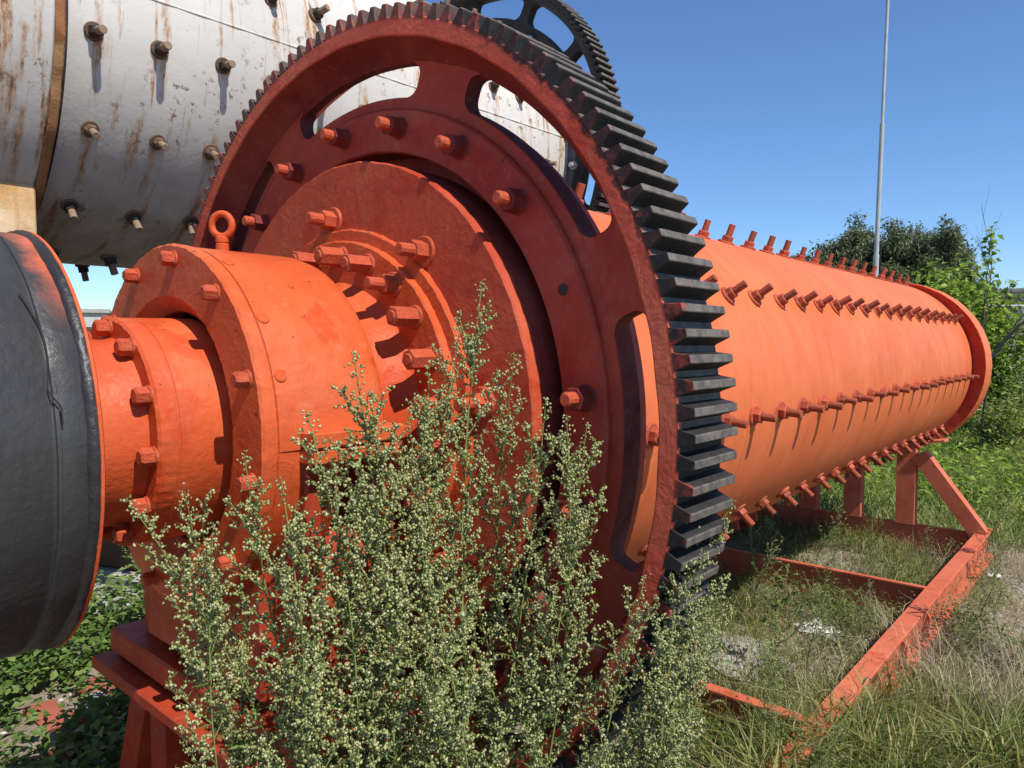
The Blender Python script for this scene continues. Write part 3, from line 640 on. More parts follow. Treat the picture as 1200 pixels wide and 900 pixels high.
# far cradle
for x in (0.365, -0.365, -0.02):
    b = MB(); zt = HA - math.sqrt(0.715 ** 2 - min(abs(x) + .065, .6) ** 2)
    b.box(x - 0.065, x + 0.065, 4.93, 4.942, ZT - .002, zt); b.box(x - 0.065, x - 0.053, 4.9422, 5.03, ZT - .002, zt); b.box(x + 0.053, x + 0.065, 4.9422, 5.03, ZT - .002, zt)
    b.build('cradle_post', M['frame'], frm, FL, 25)
for sg in (1, -1):
    b = MB(); d = Vector((0.415 * sg, 0, 0)); p0 = Vector((0.445 * sg, 4.99, HA - 0.655)); p1 = Vector((0.862 * sg, 4.99, ZT - 0.02))
    ax = (p1 - p0); ln = ax.length; ax.normalize(); side = Vector((ax.z, 0, -ax.x))
    m3 = Matrix((side, Vector((0, 1, 0)), ax)).transposed().to_4x4(); m3.translation = p0
    b.box(-0.055, 0.055, -0.055, -0.045, 0, ln, 0, 0, m3); b.box(-0.055, -0.045, -0.0449, 0.055, 0, ln, 0, 0, m3); b.box(0.045, 0.055, -0.0449, 0.055, 0, ln, 0, 0, m3)
    b.build('cradle_brace', M['frame'], frm, FL, 25)
    b = MB(); a = R(-44.5)
    mm = Matrix.Translation((sg * 0.70 * math.cos(a), 4.96, HA + 0.70 * math.sin(a))) @ Matrix.Rotation(-sg * R(8), 4, 'Y')
    b.box(0.005 if sg > 0 else -0.12, 0.12 if sg > 0 else -0.005, -0.06, 0.08, -0.07, -0.05, 0.003, 0, mm); b.build('cradle_lug', M['frame'], frm, FL, 25)
b = MB(); b.lathe([(RS + 0.003, 4.92), (RS + 0.003, 5.04), (RS + 0.02, 5.04), (RS + 0.02, 4.92)], 48, closed=True, a0=R(-132), a1=R(-48)); b.build('cradle_strap', M['frame'], frm, (0, -2, HA), 25)

# ------------------------------------------------------------------ white mill behind
X2, Z2, R2 = -2.2764, HA + 1.5385, 0.95
wm = thing('ball_mill', 'raised rust-streaked white mill drum with bolt rows behind the orange gear', 'ball mill', (X2, 1.2, 0))
WL = (0, -1.2, Z2)
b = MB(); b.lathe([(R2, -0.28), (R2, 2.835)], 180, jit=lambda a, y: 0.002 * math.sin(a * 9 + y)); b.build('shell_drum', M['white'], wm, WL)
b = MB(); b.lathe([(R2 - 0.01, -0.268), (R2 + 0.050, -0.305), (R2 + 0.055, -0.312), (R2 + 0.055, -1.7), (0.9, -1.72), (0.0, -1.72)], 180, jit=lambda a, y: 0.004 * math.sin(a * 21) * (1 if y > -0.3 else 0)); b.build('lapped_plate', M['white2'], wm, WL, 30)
b = MB(); b.lathe([(R2 - 0.01, -0.270), (R2 + 0.050, -0.270), (R2 + 0.057, -0.276), (R2 + 0.057, -0.305), (R2 + 0.05, -0.3055)], 200, jit=lambda a, y: 0.005 * math.sin(a * 21) + 0.003 * math.sin(a * 53)); b.build('rusted_lip', M['ruststrip'], wm, WL, 40)
b = MB(); b.lathe([(R2 + 0.003, -0.274), (R2 + 0.003, -0.248)], 180); b.build('dark_band', M['tar'], wm, WL, 30)  # black band drawn on the shell surface beside the lapped plate
b = MB()
for (ya, aa, yb, ab) in ((-0.26, R(2.0), 2.82, R(3.8)),):
    pts = [((R2 - .002) * math.cos(aa + (ab - aa) * t), ya + (yb - ya) * t, (R2 - .002) * math.sin(aa + (ab - aa) * t)) for t in np.linspace(0, 1, 60)]
    b.tube(pts, [0.0062 + 0.0015 * math.sin(i * 2.1) for i in range(60)], 8)
b.build('weld_seam', M['white'], wm, WL, 60)
b = MB(); b.lathe([(R2 - .01, 2.832), (1.09, 2.832), (1.096, 2.838), (1.096, 2.9), (0.6, 2.91), (0.5, 3.3), (0.0, 3.3)], 120); b.build('end_flange', M['greyiron'], wm, WL, 30)
sm2 = stud_mesh('shell_bolt', M['stud'], 0.0165, 0.088); nm2 = nut_mesh('nut', M['rustbolt'], 0.026, 0.008, 0.040); wm2 = washer_mesh('washer', M['rustbolt'], 0.036, 0.010)
nm3 = nut_mesh('nut', M['darknut'], 0.026, 0.008, 0.040)
for ang, ya in ((13.9, -0.165), (-9.0, -0.156), (-31.1, -0.142), (-53.5, -0.137), (-76.6, -0.13), (-96.5, -0.13), (36.4, -0.16), (58.9, -0.16)):
    for k in range(12):
        y = ya + 0.2512 * k + random.gauss(0, .006)
        if y > 2.75: continue
        a = R(ang) + random.gauss(0, .006); d = (math.cos(a), random.gauss(0, .10) + .03, math.sin(a) + random.gauss(0, .06))
        ob = place(sm2, 'shell_bolt', wm, mat=Matrix.Translation(WL) @ align((R2 * math.cos(a), y, R2 * math.sin(a)), d, random.random() * 6, random.uniform(.9, 1.08)))
        place(nm3 if ang > -20 or ang < -50 else nm2, 'nut', ob); place(wm2, 'washer', ob, mat=Matrix.Rotation(random.gauss(0, .08), 4, 'X'))
fb = MB(); fb.ngon(0.03, 6, -0.003, 0.03, ch=0.004); fb.ngon(0.017, 12, 0.02, 0.055, ch=0.002); fbm = fb.mesh('flange_bolt', M['galv'], 25)
for k in range(24):
    a = R(7.5 + 15 * k); place(fbm, 'flange_bolt', wm, mat=Matrix.Translation(WL) @ align((1.02 * math.cos(a), 2.832, 1.02 * math.sin(a)), (0, -1, 0)))
# its black girth gear
N2, RT2, Y2, W2 = 148, 1.34, 2.76, 0.18
RR2 = RT2 - 0.040
g = MB()
g.lathe([(1.262, Y2), (RR2, Y2), (RR2, Y2 + W2), (1.262, Y2 + W2), (1.245, Y2 + .12), (1.245, Y2 + .07)], 296, closed=True)
g.lathe([(1.02, 2.83), (1.10, 2.83), (1.10, 2.90), (1.02, 2.90)], 160, closed=True)
for k in range(13):
    c0 = R(61 - 27.69 * k); vs = []; rs = np.linspace(1.09, 1.26, 12)
    for r in rs:
        h = 0.040
        for d in (r - 1.10, 1.247 - r):
            rc = 0.05
            if d < rc: dd = max(0, d); h += rc - math.sqrt(max(0, rc * rc - (rc - dd) ** 2))
        for yy in (2.832, 2.898):
            for sg in (-1, 1): vs.append((r * math.cos(c0 + sg * h / r), yy, r * math.sin(c0 + sg * h / r)))
    n = len(rs)
    g.add(vs, [f for i in range(n - 1) for f in ([i * 4, i * 4 + 1, i * 4 + 5, i * 4 + 4], [i * 4 + 2, i * 4 + 6, i * 4 + 7, i * 4 + 3], [i * 4, i * 4 + 4, i * 4 + 6, i * 4 + 2], [i * 4 + 1, i * 4 + 3, i * 4 + 7, i * 4 + 5])])
gear2 = g.build('girth_gear', M['blackiron'], wm, WL, 30)
tm2 = tooth_mesh('gear_tooth', M['tooth2'], W2, 2 * math.pi * RR2 / N2, 0.040)
for i in range(N2):
    a = 2 * math.pi * i / N2 + .01
    place(tm2, 'gear_tooth', gear2, mat=Matrix.Rotation(-(a - math.pi / 2), 4, 'Y') @ Matrix.Translation((0, Y2, RR2)))
# pedestals that carry it
pd = thing('mill_pedestal', 'rust-stained cream steel pedestal under the near end of the white mill', 'pedestal', (X2, -0.75, 0))
b = MB(); b.box(-0.70, 0.70, -0.45, 0.445, 1.70, HA + 0.815, 0.006); b.build('saddle_box', M['rustplate'], pd, (0, 0, 0), 25)
b = MB(); b.box(-0.6, 0.6, -0.45, 0.10, 0.0, 1.702, 0.01); b.build('column', M['rustplate'], pd, (0, 0, 0), 25)
b = MB(); b.box(-0.695, 0.695, -0.445, 0.438, 2.2145, 2.236, 0.004); b.build('top_shade_strip', M['rustbolt'], pd, (0, 0, 0), 25)  # dark strip imitates the cradle's shadow along the box top
pd2 = thing('mill_pedestal', 'grey concrete pier under the far geared end of the white mill', 'pedestal', (X2, 2.3, 0))
b = MB(); b.box(-0.6, 0.6, -0.25, 0.25, 0, Z2 - 0.92, 0.02); b.build('pier', M['concrete'], pd2, (0, 0, 0), 25)

# ------------------------------------------------------------------ vegetation generators (numpy)
OCT = np.array([(1, 0, 0), (-1, 0, 0), (0, 1, 0), (0, -1, 0), (0, 0, 1.35), (0, 0, -1.35)], float)
OCF = np.array([(0, 2, 4), (2, 1, 4), (1, 3, 4), (3, 0, 4), (2, 0, 5), (1, 2, 5), (3, 1, 5), (0, 3, 5)])
def blobs(P, S, r):
    """small faceted buds at P with sizes S, randomly turned"""
    n = len(P); q = r.normal(size=(n, 4)); q /= np.linalg.norm(q, axis=1)[:, None]
    w_, x, y, z = q.T
    Rm = np.stack([1 - 2 * (y * y + z * z), 2 * (x * y - z * w_), 2 * (x * z + y * w_), 2 * (x * y + z * w_), 1 - 2 * (x * x + z * z), 2 * (y * z - x * w_), 2 * (x * z - y * w_), 2 * (y * z + x * w_), 1 - 2 * (x * x + y * y)], 1).reshape(n, 3, 3)
    V = np.einsum('nij,kj->nki', Rm, OCT) * S[:, None, None] + P[:, None]
    F = (np.arange(n)[:, None, None] * 6 + OCF).reshape(-1, 3)
    return V.reshape(-1, 3), [F]
def leaves(P, D, Ln, Wd, r, droop=0.25, fold=0.25):
    """pointed leaves from P along D: six vertices, folded along the midrib"""
    n = len(P); D = D / np.linalg.norm(D, axis=1)[:, None]
    up = r.normal(size=(n, 3)) * 0.45 + [0, 0, 1]; S = np.cross(D, up); S /= np.linalg.norm(S, axis=1)[:, None] + 1e-9; N = np.cross(S, D)
    Ln = np.broadcast_to(Ln, n)[:, None]; Wd = np.broadcast_to(Wd, n)[:, None]; dz = np.array([0, 0, -1.0]) * droop * Ln
    mid = P + D * Ln * .45 + dz * .25
    V = np.stack([P, mid + S * Wd * .5 + N * Wd * fold, mid, mid - S * Wd * .5 + N * Wd * fold, P + D * Ln + dz], 1)
    o = np.arange(n)[:, None] * 5
    F = np.concatenate([o + [0, 1, 2], o + [0, 2, 3], o + [2, 1, 4], o + [3, 2, 4]])
    return V.reshape(-1, 3), [F]
def tubes(lines, sides=3):
    """lines: list of (points (m,3), r0, r1)"""
    Vs, Fs = [], []; o = 0; k = np.arange(sides)
    for pts, r0, r1 in lines:
        pts = np.asarray(pts, float); m = len(pts); d = np.gradient(pts, axis=0); d /= np.linalg.norm(d, axis=1)[:, None] + 1e-9
        a = np.cross(d, [0.31, 0.17, 0.93]); a /= np.linalg.norm(a, axis=1)[:, None] + 1e-9; b_ = np.cross(d, a)
        rr = np.linspace(r0, r1, m)[:, None, None]; t = 2 * np.pi * k / sides
        Vs.append((pts[:, None] + rr * (a[:, None] * np.cos(t)[None, :, None] + b_[:, None] * np.sin(t)[None, :, None])).reshape(-1, 3))
        i = np.arange(m - 1)[:, None] * sides
        Fs.append(np.stack([o + i + k, o + i + (k + 1) % sides, o + i + sides + (k + 1) % sides, o + i + sides + k], -1).reshape(-1, 4)); o += m * sides
    return np.vstack(Vs), [np.vstack(Fs)]
def blades(P, H, Wd, lean, r, curl=0.5):
    """grass blades: five vertices each, bent over"""
    n = len(P); az = r.uniform(0, 2 * np.pi, n); D = np.stack([np.cos(az), np.sin(az), np.zeros(n)], 1)
    fa = r.uniform(0, 2 * np.pi, n); S = np.stack([np.cos(fa), np.sin(fa), np.zeros(n)], 1)
    H = np.broadcast_to(H, n)[:, None]; Wd = np.broadcast_to(Wd, n)[:, None]; lean = np.broadcast_to(lean, n)[:, None]
    Zv = np.array([0, 0, 1.0])
    m = P + D * lean * H * .28 + Zv * H * .58; t = P + D * lean * H * (.28 + curl) + Zv * H * np.clip(1 - lean * .35, .25, 1)
    V = np.stack([P + S * Wd * .5, P - S * Wd * .5, m + S * Wd * .42, m - S * Wd * .42, t], 1)
    o = np.arange(n)[:, None] * 5
    return V.reshape(-1, 3), [o + np.array([0, 1, 3, 2]), o + np.array([2, 3, 4])]

def mugwort_parts(seed, H=1.6, flower=1.0, nb=34, blen=0.27, dense=1.0):
    r = np.random.default_rng(seed); lines, FP, FS, LP, LD, LL, LW = [], [], [], [], [], [], []
    bow = r.normal(0, .035, 2); bow2 = r.normal(0, .02, 2)
    def stem(t): return np.stack([bow[0] * np.sin(np.pi * t) + bow2[0] * np.sin(2 * np.pi * t), bow[1] * np.sin(np.pi * t) + bow2[1] * np.sin(2 * np.pi * t), H * t], -1)
    tt = np.linspace(0, 1, 22); lines.append((stem(tt), 0.0052, 0.0012))
    az = r.uniform(0, 6.3)
    ts = np.sort(np.concatenate([np.linspace(.16, .93, nb), ])) + r.normal(0, .008, nb)
    for t in ts:
        az += 2.4 + r.normal(0, .25); t = min(max(t, .1), .97)
        ln = blen * (1 - t) ** .50 * (0.55 + 0.55 * min(1, t / .35)) * r.uniform(.7, 1.25) + 0.022
        p0 = stem(np.array(t)); inc = R(r.uniform(24, 46) + 10 * (1 - t)); dirh = np.array([math.cos(az), math.sin(az), 0])
        s = np.linspace(0, 1, 8)[:, None]; ang = inc * (1 - .45 * s) + r.normal(0, .05)
        step = ln / 7; dd = np.concatenate([np.sin(ang) * dirh, np.cos(ang)], 1) if False else np.sin(ang) * dirh + np.cos(ang) * np.array([0, 0, 1.0])
        pts = p0 + np.vstack([[0, 0, 0], np.cumsum(dd[:-1] * step, 0)]); lines.append((pts, 0.0021, 0.0007))
        # branchlets carrying nodding flower heads
        nl = max(3, int(ln / 0.0125 * dense)); bz = r.uniform(0, 6.3)
        for j in range(nl):
            u = .16 + .84 * (j + r.uniform(0, .6)) / nl; u = min(u, 1.0); f = u * 7; i0 = min(int(f), 6); q = pts[i0] + (pts[i0 + 1] - pts[i0]) * (f - i0)
            bz += 2.4; bd = np.array([math.cos(bz), math.sin(bz), .55]) + dd[i0] * .7; bd /= np.linalg.norm(bd)
            bl = (0.036 * (1 - .55 * u) + 0.011) * r.uniform(.6, 1.3)
            if r.random() < flower * min(1.0, max(0.05, (t + u * .20 - .42) / .20)):
                nf = max(3, int(bl / 0.0034)); g_ = (np.arange(nf) + .5) / nf
                fp = q + bd * bl * g_[:, None] + np.array([0, 0, -1]) * (bl * .30 * g_ ** 2)[:, None] + r.normal(0, .0024, (nf, 3))
                FP.append(fp); FS.append(r.uniform(.0020, .0038, nf))
                if bl > .02: lines.append((np.array([q, q + bd * bl * .9]), .0006, .0004))
            nlv = 1 if r.random() < .55 else 0
            if t < .55: nlv += 1
            for _ in range(nlv):
                d2 = bd + r.normal(0, .35, 3); LP.append(q); LD.append(d2); LL.append(r.uniform(.018, .055) * (1.45 - 1.0 * t)); LW.append(r.uniform(.003, .0066) * (1.35 - .7 * t))
        # pinnate leaf at the branch base
        ll = r.uniform(.05, .085) * (1.15 - .75 * t); lz = az + r.normal(0, .3); ldir = np.array([math.cos(lz), math.sin(lz), .25])
        for k in range(7):
            u = .25 + .75 * k / 6; sgn = 1 if k % 2 else -1; sd_ = np.array([-math.sin(lz), math.cos(lz), 0]) * sgn
            LP.append(p0 + ldir * ll * u * .75); LD.append(ldir * .8 + sd_ * (1.0 if k < 6 else .1)); LL.append(ll * .42 * (1.1 - .4 * u)); LW.append(.0055)
        lines.append((np.array([p0, p0 + ldir * ll * .8]), .0009, .0005))
    # crown of buds round the leader
    n = 60; t = 1 - .12 * r.random(n) ** 1.3; FP.append(stem(t) + r.normal(0, .007, (n, 3))); FS.append(r.uniform(.0020, .0036, n))
    FP = np.vstack(FP); FS = np.concatenate(FS); LP, LD = np.array(LP), np.array(LD)
    return (tubes(lines), blobs(FP, FS, r), leaves(LP, LD, np.array(LL), np.array(LW), r))
MUG = []
for sd_ in range(6):
    st, fl, lv = mugwort_parts(100 + sd_, 1.6, 1.0, [34, 38, 36, 40, 34, 38][sd_], [.21, .26, .24, .19, .27, .22][sd_])
    MUG.append((fast('stem', *st, M['mugstem']), fast('flower_heads', *fl, M['floret']), fast('leaves', *lv, M['mugleaf'])))
MUGL = []
for sd_ in range(3):                                  # leafy plants hardly in flower
    st, fl, lv = mugwort_parts(200 + sd_, 1.0, 0.25, 30, .22, 0.8)
    MUGL.append((fast('stem', *st, M['mugstem']), fast('flower_heads', *fl, M['floret']), fast('leaves', *lv, M['mugleaf'])))
def plant(proto, H0, base, tip, spin, name, label, cat, group, wide=1.0):
    base, tip = Vector(base), Vector(tip); d = tip - base; s = d.length / H0
    o = thing(name, label, cat, base, group)
    o.matrix_basis = align(base, d, spin) @ Matrix.Diagonal((s * wide, s * wide, s, 1))
    for me, nm in zip(proto, ('stem', 'flower_heads', 'leaves')):
        p = place(me, nm, o)
        if nm != 'stem': p['kind'] = 'stuff'
    return o
rgt = Vector((math.cos(YAW), -math.sin(YAW), 0))
upv = rgt.cross(fwd)
def at(px, py, d): return CAM + d * (fwd + rgt * ((px - 600) / 849.16) - upv * ((py - 450) / 849.16))
tips = [(565, 330, 1.50), (538, 392, 1.48), (603, 415, 1.52), (414, 414, 1.30), (436, 478, 1.28), (359, 480, 1.25), (286, 532, 1.20), (216, 575, 1.18), (148, 583, 1.16), 
        (640, 468, 1.45), (688, 497, 1.5), (664, 486, 1.42), (858, 588, 1.52), (852, 706, 1.45), (826, 645, 1.38), (503, 425, 1.42), (478, 480, 1.36), (452, 525, 1.27), 
        (330, 562, 1.18), (392, 560, 1.2), (250, 612, 1.12), (806, 578, 1.46), (756, 676, 1.36), (834, 742, 1.38), (790, 716, 1.3), 
        (352, 690, 1.05), (497, 660, 1.12)]
MLAB = {0: 'tallest mugwort stem of the clump, its tip against the round end plate', 3: 'mugwort stem whose lone tip stands before the orange bearing cover', 5: 'mugwort stem left of the lone tip before the bearing cover',
        6: 'mugwort stem reaching up beside the front flange of the bearing', 8: 'leftmost mugwort stem leaning towards the black drum', 12: 'mugwort stem whose tip reaches farthest right across the gear teeth', 10: 'mugwort stem reaching up in front of the gear hub bolts'}
for i, (px, py, d) in enumerate(tips):
    tp = at(px, py, d)
    # roots lie in one clump beside the frame; stems fan out from it
    cx, cy = 0.88 + 0.13 * math.cos(i * 2.4) * (0.4 + (i % 5) / 5), -0.40 + 0.14 * math.sin(i * 2.4) * (0.4 + (i % 7) / 7)
    bx = cx * 0.74 + tp.x * 0.26; by = cy * 0.74 + tp.y * 0.26
    plant(MUG[i % 6], 1.6, (bx, by, -0.02), tp, random.random() * 6.28, 'mugwort_plant', MLAB.get(i) or 'tall mugwort stem with pale green flower heads in the clump before the gear', 'plant', 'mugwort stems in the foreground clump', random.uniform(.8, 1.05))

# ---- low weeds, grasses and litter (nobody could count them)
def in_frame_mask(P): return (np.abs(P[:, 0]) < 0.95)
def scatter(n, x0, x1, y0, y1, r, keep=None):
    P = np.stack([r.uniform(x0, x1, n), r.uniform(y0, y1, n), np.zeros(n)], 1); P[:, 2] = gh(P[:, 0], P[:, 1]) - .004
    if keep is not None: P = P[keep(P)]
    return P
def clumpy(P, sc, thr, r):
    k = r.uniform(0, 6.3, 6)
    f = np.sin(P[:, 0] * sc + k[0]) * np.sin(P[:, 1] * sc * .9 + k[1]) + .6 * np.sin(P[:, 0] * sc * 2.3 + P[:, 1] * sc * 1.7 + k[2]) + .4 * np.sin(P[:, 1] * sc * 4.1 - P[:, 0] * sc * 3.3 + k[3])
    return f > thr + r.normal(0, .25, len(P))
r = np.random.default_rng(5)
not_drum = lambda P: np.ones(len(P), bool)
def grass_obj(name, P, H, W_, lean, mat, label, cat, curl=.5):
    V, F = blades(P, H, W_, lean, r, curl); return stuff(place(fast(name, V, F, mat), name), label, cat)
# far meadow: finer blades near, broader tufts far away
P = scatter(60000, -3.0, 6.5, 5.4, 13, r); P = P[(P[:, 0] > 0.6 - .25 * (P[:, 1] - 5)) | (r.random(len(P)) < .8)]
P = P[(P[:, 0] < 1.15) | (P[:, 1] > 6.5) | (r.random(len(P)) < .25)]
grass_obj('meadow_grass', P, r.uniform(.12, .42, len(P)), r.uniform(.006, .014, len(P)), r.uniform(.5, 1.9, len(P)), M['field'], 'bright green meadow grass beyond the end of the orange mill', 'grass')
P = scatter(60000, -14, 12, 13, 48, r)
grass_obj('distant_grass', P, r.uniform(.15, .5, len(P)), r.uniform(.02, .05, len(P)), r.uniform(.5, 1.7, len(P)), M['field'], 'distant green grass reaching back to the trees', 'grass')
# under and beside the mill
P = scatter(20000, -0.8, 0.85, 1.2, 5.4, r); P = P[clumpy(P, 3.1, -0.15, r)]
grass_obj('frame_grass', P, r.uniform(.05, .26, len(P)), r.uniform(.002, .005, len(P)), r.uniform(.3, 1.3, len(P)), M['grass'], 'thin grass growing inside the orange base frame', 'grass')
P = scatter(26000, 0.92, 3.4, 1.0, 6.4, r); P = P[clumpy(P, 2.6, 0.45, r) & ((P[:, 0] < 1.12) | (r.random(len(P)) < .35))]
grass_obj('track_grass', P, r.uniform(.05, .24, len(P)), r.uniform(.002, .0045, len(P)), r.uniform(.3, 1.4, len(P)), M['grass'], 'sparse yellow-green grass on the stony track at right', 'grass')
P = scatter(30000, 0.35, 2.1, 0.2, 2.3, r); P = P[clumpy(P, 4.0, -0.05, r) & ((P[:, 0] > .80) | (r.random(len(P)) < .22))]
grass_obj('verge_grass', P, r.uniform(.10, .34, len(P)), r.uniform(.0025, .006, len(P)), r.uniform(.2, 1.1, len(P)), M['grass'], 'taller ragged grass at the near end of the frame', 'grass')
P = scatter(70000, 0.9, 3.6, 0.9, 7.5, r); P[:, 2] += r.uniform(.002, .014, len(P))
grass_obj('straw_litter', P, r.uniform(.012, .03, len(P)), r.uniform(.0018, .004, len(P)), r.uniform(2.5, 4.5, len(P)), M['dry'], 'dry straw litter lying on the track at right', 'litter', 1.2)
P = scatter(22000, -0.85, 0.95, 0.8, 5.4, r); P[:, 2] += r.uniform(.002, .014, len(P))
grass_obj('straw_litter', P, r.uniform(.012, .03, len(P)), r.uniform(.0018, .004, len(P)), r.uniform(2.5, 4.5, len(P)), M['dry'], 'dry straw litter lying inside the orange frame', 'litter', 1.2)
P = scatter(16000, 0.2, 3.2, 0.6, 6.5, r); P = P[clumpy(P, 3.3, 0.1, r)]
grass_obj('dry_grass', P, r.uniform(.08, .30, len(P)), r.uniform(.0015, .003, len(P)), r.uniform(.3, 1.5, len(P)), M['dry'], 'dry yellow grass stalks among the green at right', 'grass')
P = scatter(8000, 0.80, 1.5, 0.75, 1.75, r); P = P[clumpy(P, 5.0, 0.15, r)]
grass_obj('tall_verge_grass', P, r.uniform(.20, .46, len(P)), r.uniform(.004, .010, len(P)), r.uniform(.3, 1.3, len(P)), M['grass'], 'tall straggling grass leaning over the near end of the frame rail', 'grass')
P = scatter(2600, 0.75, 1.5, 0.75, 3.0, r); P = P[clumpy(P, 4.0, 0.1, r)]
grass_obj('tall_dry_grass', P, r.uniform(.2, .48, len(P)), r.uniform(.0015, .003, len(P)), r.uniform(.3, 1.3, len(P)), M['dry'], 'tall straw-coloured stalks beside the near frame rail', 'grass')
# weeds at left, behind the stand
def weed_cover(name, P, label, size, mat, hmax):
    n = len(P); k = 7; Q = np.repeat(P, k, 0); Q = Q + r.normal(0, .03, Q.shape) * [1, 1, 0]; Q[:, 2] = r.uniform(0.0, 1, n * k) ** 1.3 * np.repeat(r.uniform(.3, 1, n) * hmax, k)
    D = r.normal(0, 1, Q.shape); D[:, 2] = np.abs(D[:, 2]) * .5
    V, F = leaves(Q, D, r.uniform(.6, 1.3, n * k) * size, r.uniform(.4, .75, n * k) * size, r)
    return stuff(place(fast(name, V, F, mat), name), label, 'weeds')
P = scatter(2600, -3.0, -0.55, -1.3, 0.6, r); P = P[clumpy(P, 3.5, -0.7, r)]
weed_cover('weed_cover', P, 'leafy green weeds on the ground below the black drum', .05, M['weed'], .28)
P = scatter(1300, -4.5, -1.5, 0.2, 3.2, r); P = P[clumpy(P, 2.5, 0.2, r)]
weed_cover('weed_cover', P, 'patches of low weeds behind the bearing stand at left', .045, M['weed'], .22)
P = scatter(5200, -0.7, 0.9, 0.6, 4.9, r); P = P[clumpy(P, 3.0, 0.0, r)]
weed_cover('weed_cover', P, 'fine-leaved weeds sprawling between the frame cross beams', .022, M['mugleaf'], .20)
P = scatter(4200, 0.93, 2.0, 0.8, 4.6, r); P = P[clumpy(P, 3.2, 0.45, r) & ((P[:, 0] < 1.15) | (r.random(len(P)) < .4))]
weed_cover('weed_cover', P, 'small green weeds on the stony track', .024, M['mugleaf'], .16)
P = scatter(5000, -2.2, 7, 6.2, 14, r); P = P[clumpy(P, .9, 0.15, r)]
weed_cover('meadow_weeds', P, 'broad-leaved weeds mixed into the meadow grass', .085, M['shrub'], .5)
# pebbles
def pebbles(name, P, smin, smax, label):
    S = r.uniform(smin, smax, len(P)); V, F = blobs(P, S, r); V = V.reshape(-1, 6, 3); V[:, :, 2] = P[:, None, 2] + (V[:, :, 2] - P[:, None, 2]) * .55
    return stuff(place(fast(name, V.reshape(-1, 3), F, M['pebble']), name), label, 'gravel')
P = scatter(16000, 0.9, 3.6, 0.6, 7.0, r); P[:, 2] += .004; pebbles('gravel', P, .004, .017, 'pale gravel strewn over the track at right')
P = scatter(5000, -0.85, 0.85, 0.8, 5.4, r); P[:, 2] += .004; pebbles('gravel', P, .004, .014, 'gravel on the ground inside the orange frame')
P = scatter(5000, -4.8, -0.6, -1.2, 3.0, r); P[:, 2] += .004; pebbles('gravel', P, .005, .018, 'stony soil between the two mills')

# leafy weeds standing singly inside and beside the frame
spots = [(0.30, 1.55, .62, .05, -.05), (0.62, 1.30, .50, .1, .0), (0.15, 2.05, .55, -.05, .05), (0.55, 2.25, .46, .05, 0), (0.10, 2.75, .60, .0, .1), (0.35, 3.0, .40, .1, 0), (-.15, 3.3, .55, 0, 0), (0.05, 3.9, .52, .1, .1),
         (0.45, 3.75, .34, .05, 0), (0.25, 4.5, .45, 0, .1), (0.60, 4.4, .36, .1, 0), (1.08, 3.4, .50, .06, .02), (1.12, 2.6, .42, .05, 0), (1.02, 4.4, .55, .1, 0), (0.98, 1.75, .36, .1, 0), (1.45, 2.9, .9, .05, .1), (0.72, 1.62, .44, -.1, .1), (0.55, 1.0, .34, .05, .05), (0.80, 1.08, .36, .0, .1), (1.0, 1.05, .40, .05, .1), (0.22, 1.75, .5, .05, .0), (0.5, 1.85, .42, .05, .0), (-.1, 2.4, .5, .1, .0), (0.68, 2.75, .36, .0, .05), (1.2, 1.5, .3, .05, .05)]
for i, (x, y, h, lx, ly) in enumerate(spots):
    inside = x < .83
    plant(MUGL[i % 3], 1.0, (x, y, -0.02), (x + lx, y + ly, h), random.random() * 6, 'leafy_weed',
          'feathery grey-green weed growing inside the orange frame' if inside else 'feathery grey-green weed on the outer side of the frame beam', 'plant', 'weeds inside the frame' if inside else 'weeds beside the frame', 1.5)

# red-stemmed amaranth weeds
def amaranth(name, base, tip, seed, label, group, n_side=6, red=True, sc=1.0):
    q = np.random.default_rng(seed); base = np.array(base, float); tip = np.array(tip, float); h = np.linalg.norm(tip - base)
    o = thing(name, label, 'plant', base, group); v = tip - base
    t = np.linspace(0, 1, 10)[:, None]; pts = v * t + np.array([.02, .01, 0]) * np.sin(t * 3.1)
    lines = [(pts, .0045 * sc, .0015)]; LP, LD, LL, LW, FP, FS = [], [], [], [], [], []
    for k in range(n_side):
        u = .3 + .65 * k / n_side; p = v * u; az = k * 2.4 + q.random(); d = np.array([math.cos(az), math.sin(az), .8]); ln = .22 * h * (1.1 - u) + .03
        lines.append((np.array([p, p + d * ln * .5, p + d * ln + [0, 0, ln * .2]]), .0018, .0008))
        g_ = np.linspace(.35, 1, 40)[:, None]; FP.append(p + d * ln * g_ + [0, 0, .2 * ln] * g_ ** 2 + q.normal(0, .004, (40, 3))); FS.append(q.uniform(.0022, .004, 40))
        for j in range(5):
            LP.append(p + d * ln * q.uniform(0, .7)); LD.append(d + q.normal(0, .7, 3)); LL.append(q.uniform(.03, .06)); LW.append(q.uniform(.010, .018))
    for j in range(26):
        u = q.uniform(.15, 1); LP.append(v * u); LD.append(np.append(q.normal(0, 1, 2), .3)); LL.append(q.uniform(.035, .075) * (1.2 - .6 * u)); LW.append(q.uniform(.010, .02))
    g_ = np.linspace(.86, 1.03, 90)[:, None]; FP.append(v * g_ + q.normal(0, .005, (90, 3))); FS.append(q.uniform(.0024, .004, 90))
    place(fast('stem', *tubes(lines, 5), M['redstem'] if red else M['mugstem']), 'stem', o)
    stuff(place(fast('leaves', *leaves(np.array(LP), np.array(LD), np.array(LL), np.array(LW), q), M['weed']), 'leaves', o)); stuff(place(fast('flower_spikes', *blobs(np.vstack(FP), np.concatenate(FS), q), M['amaranth']), 'flower_spikes', o)); return o
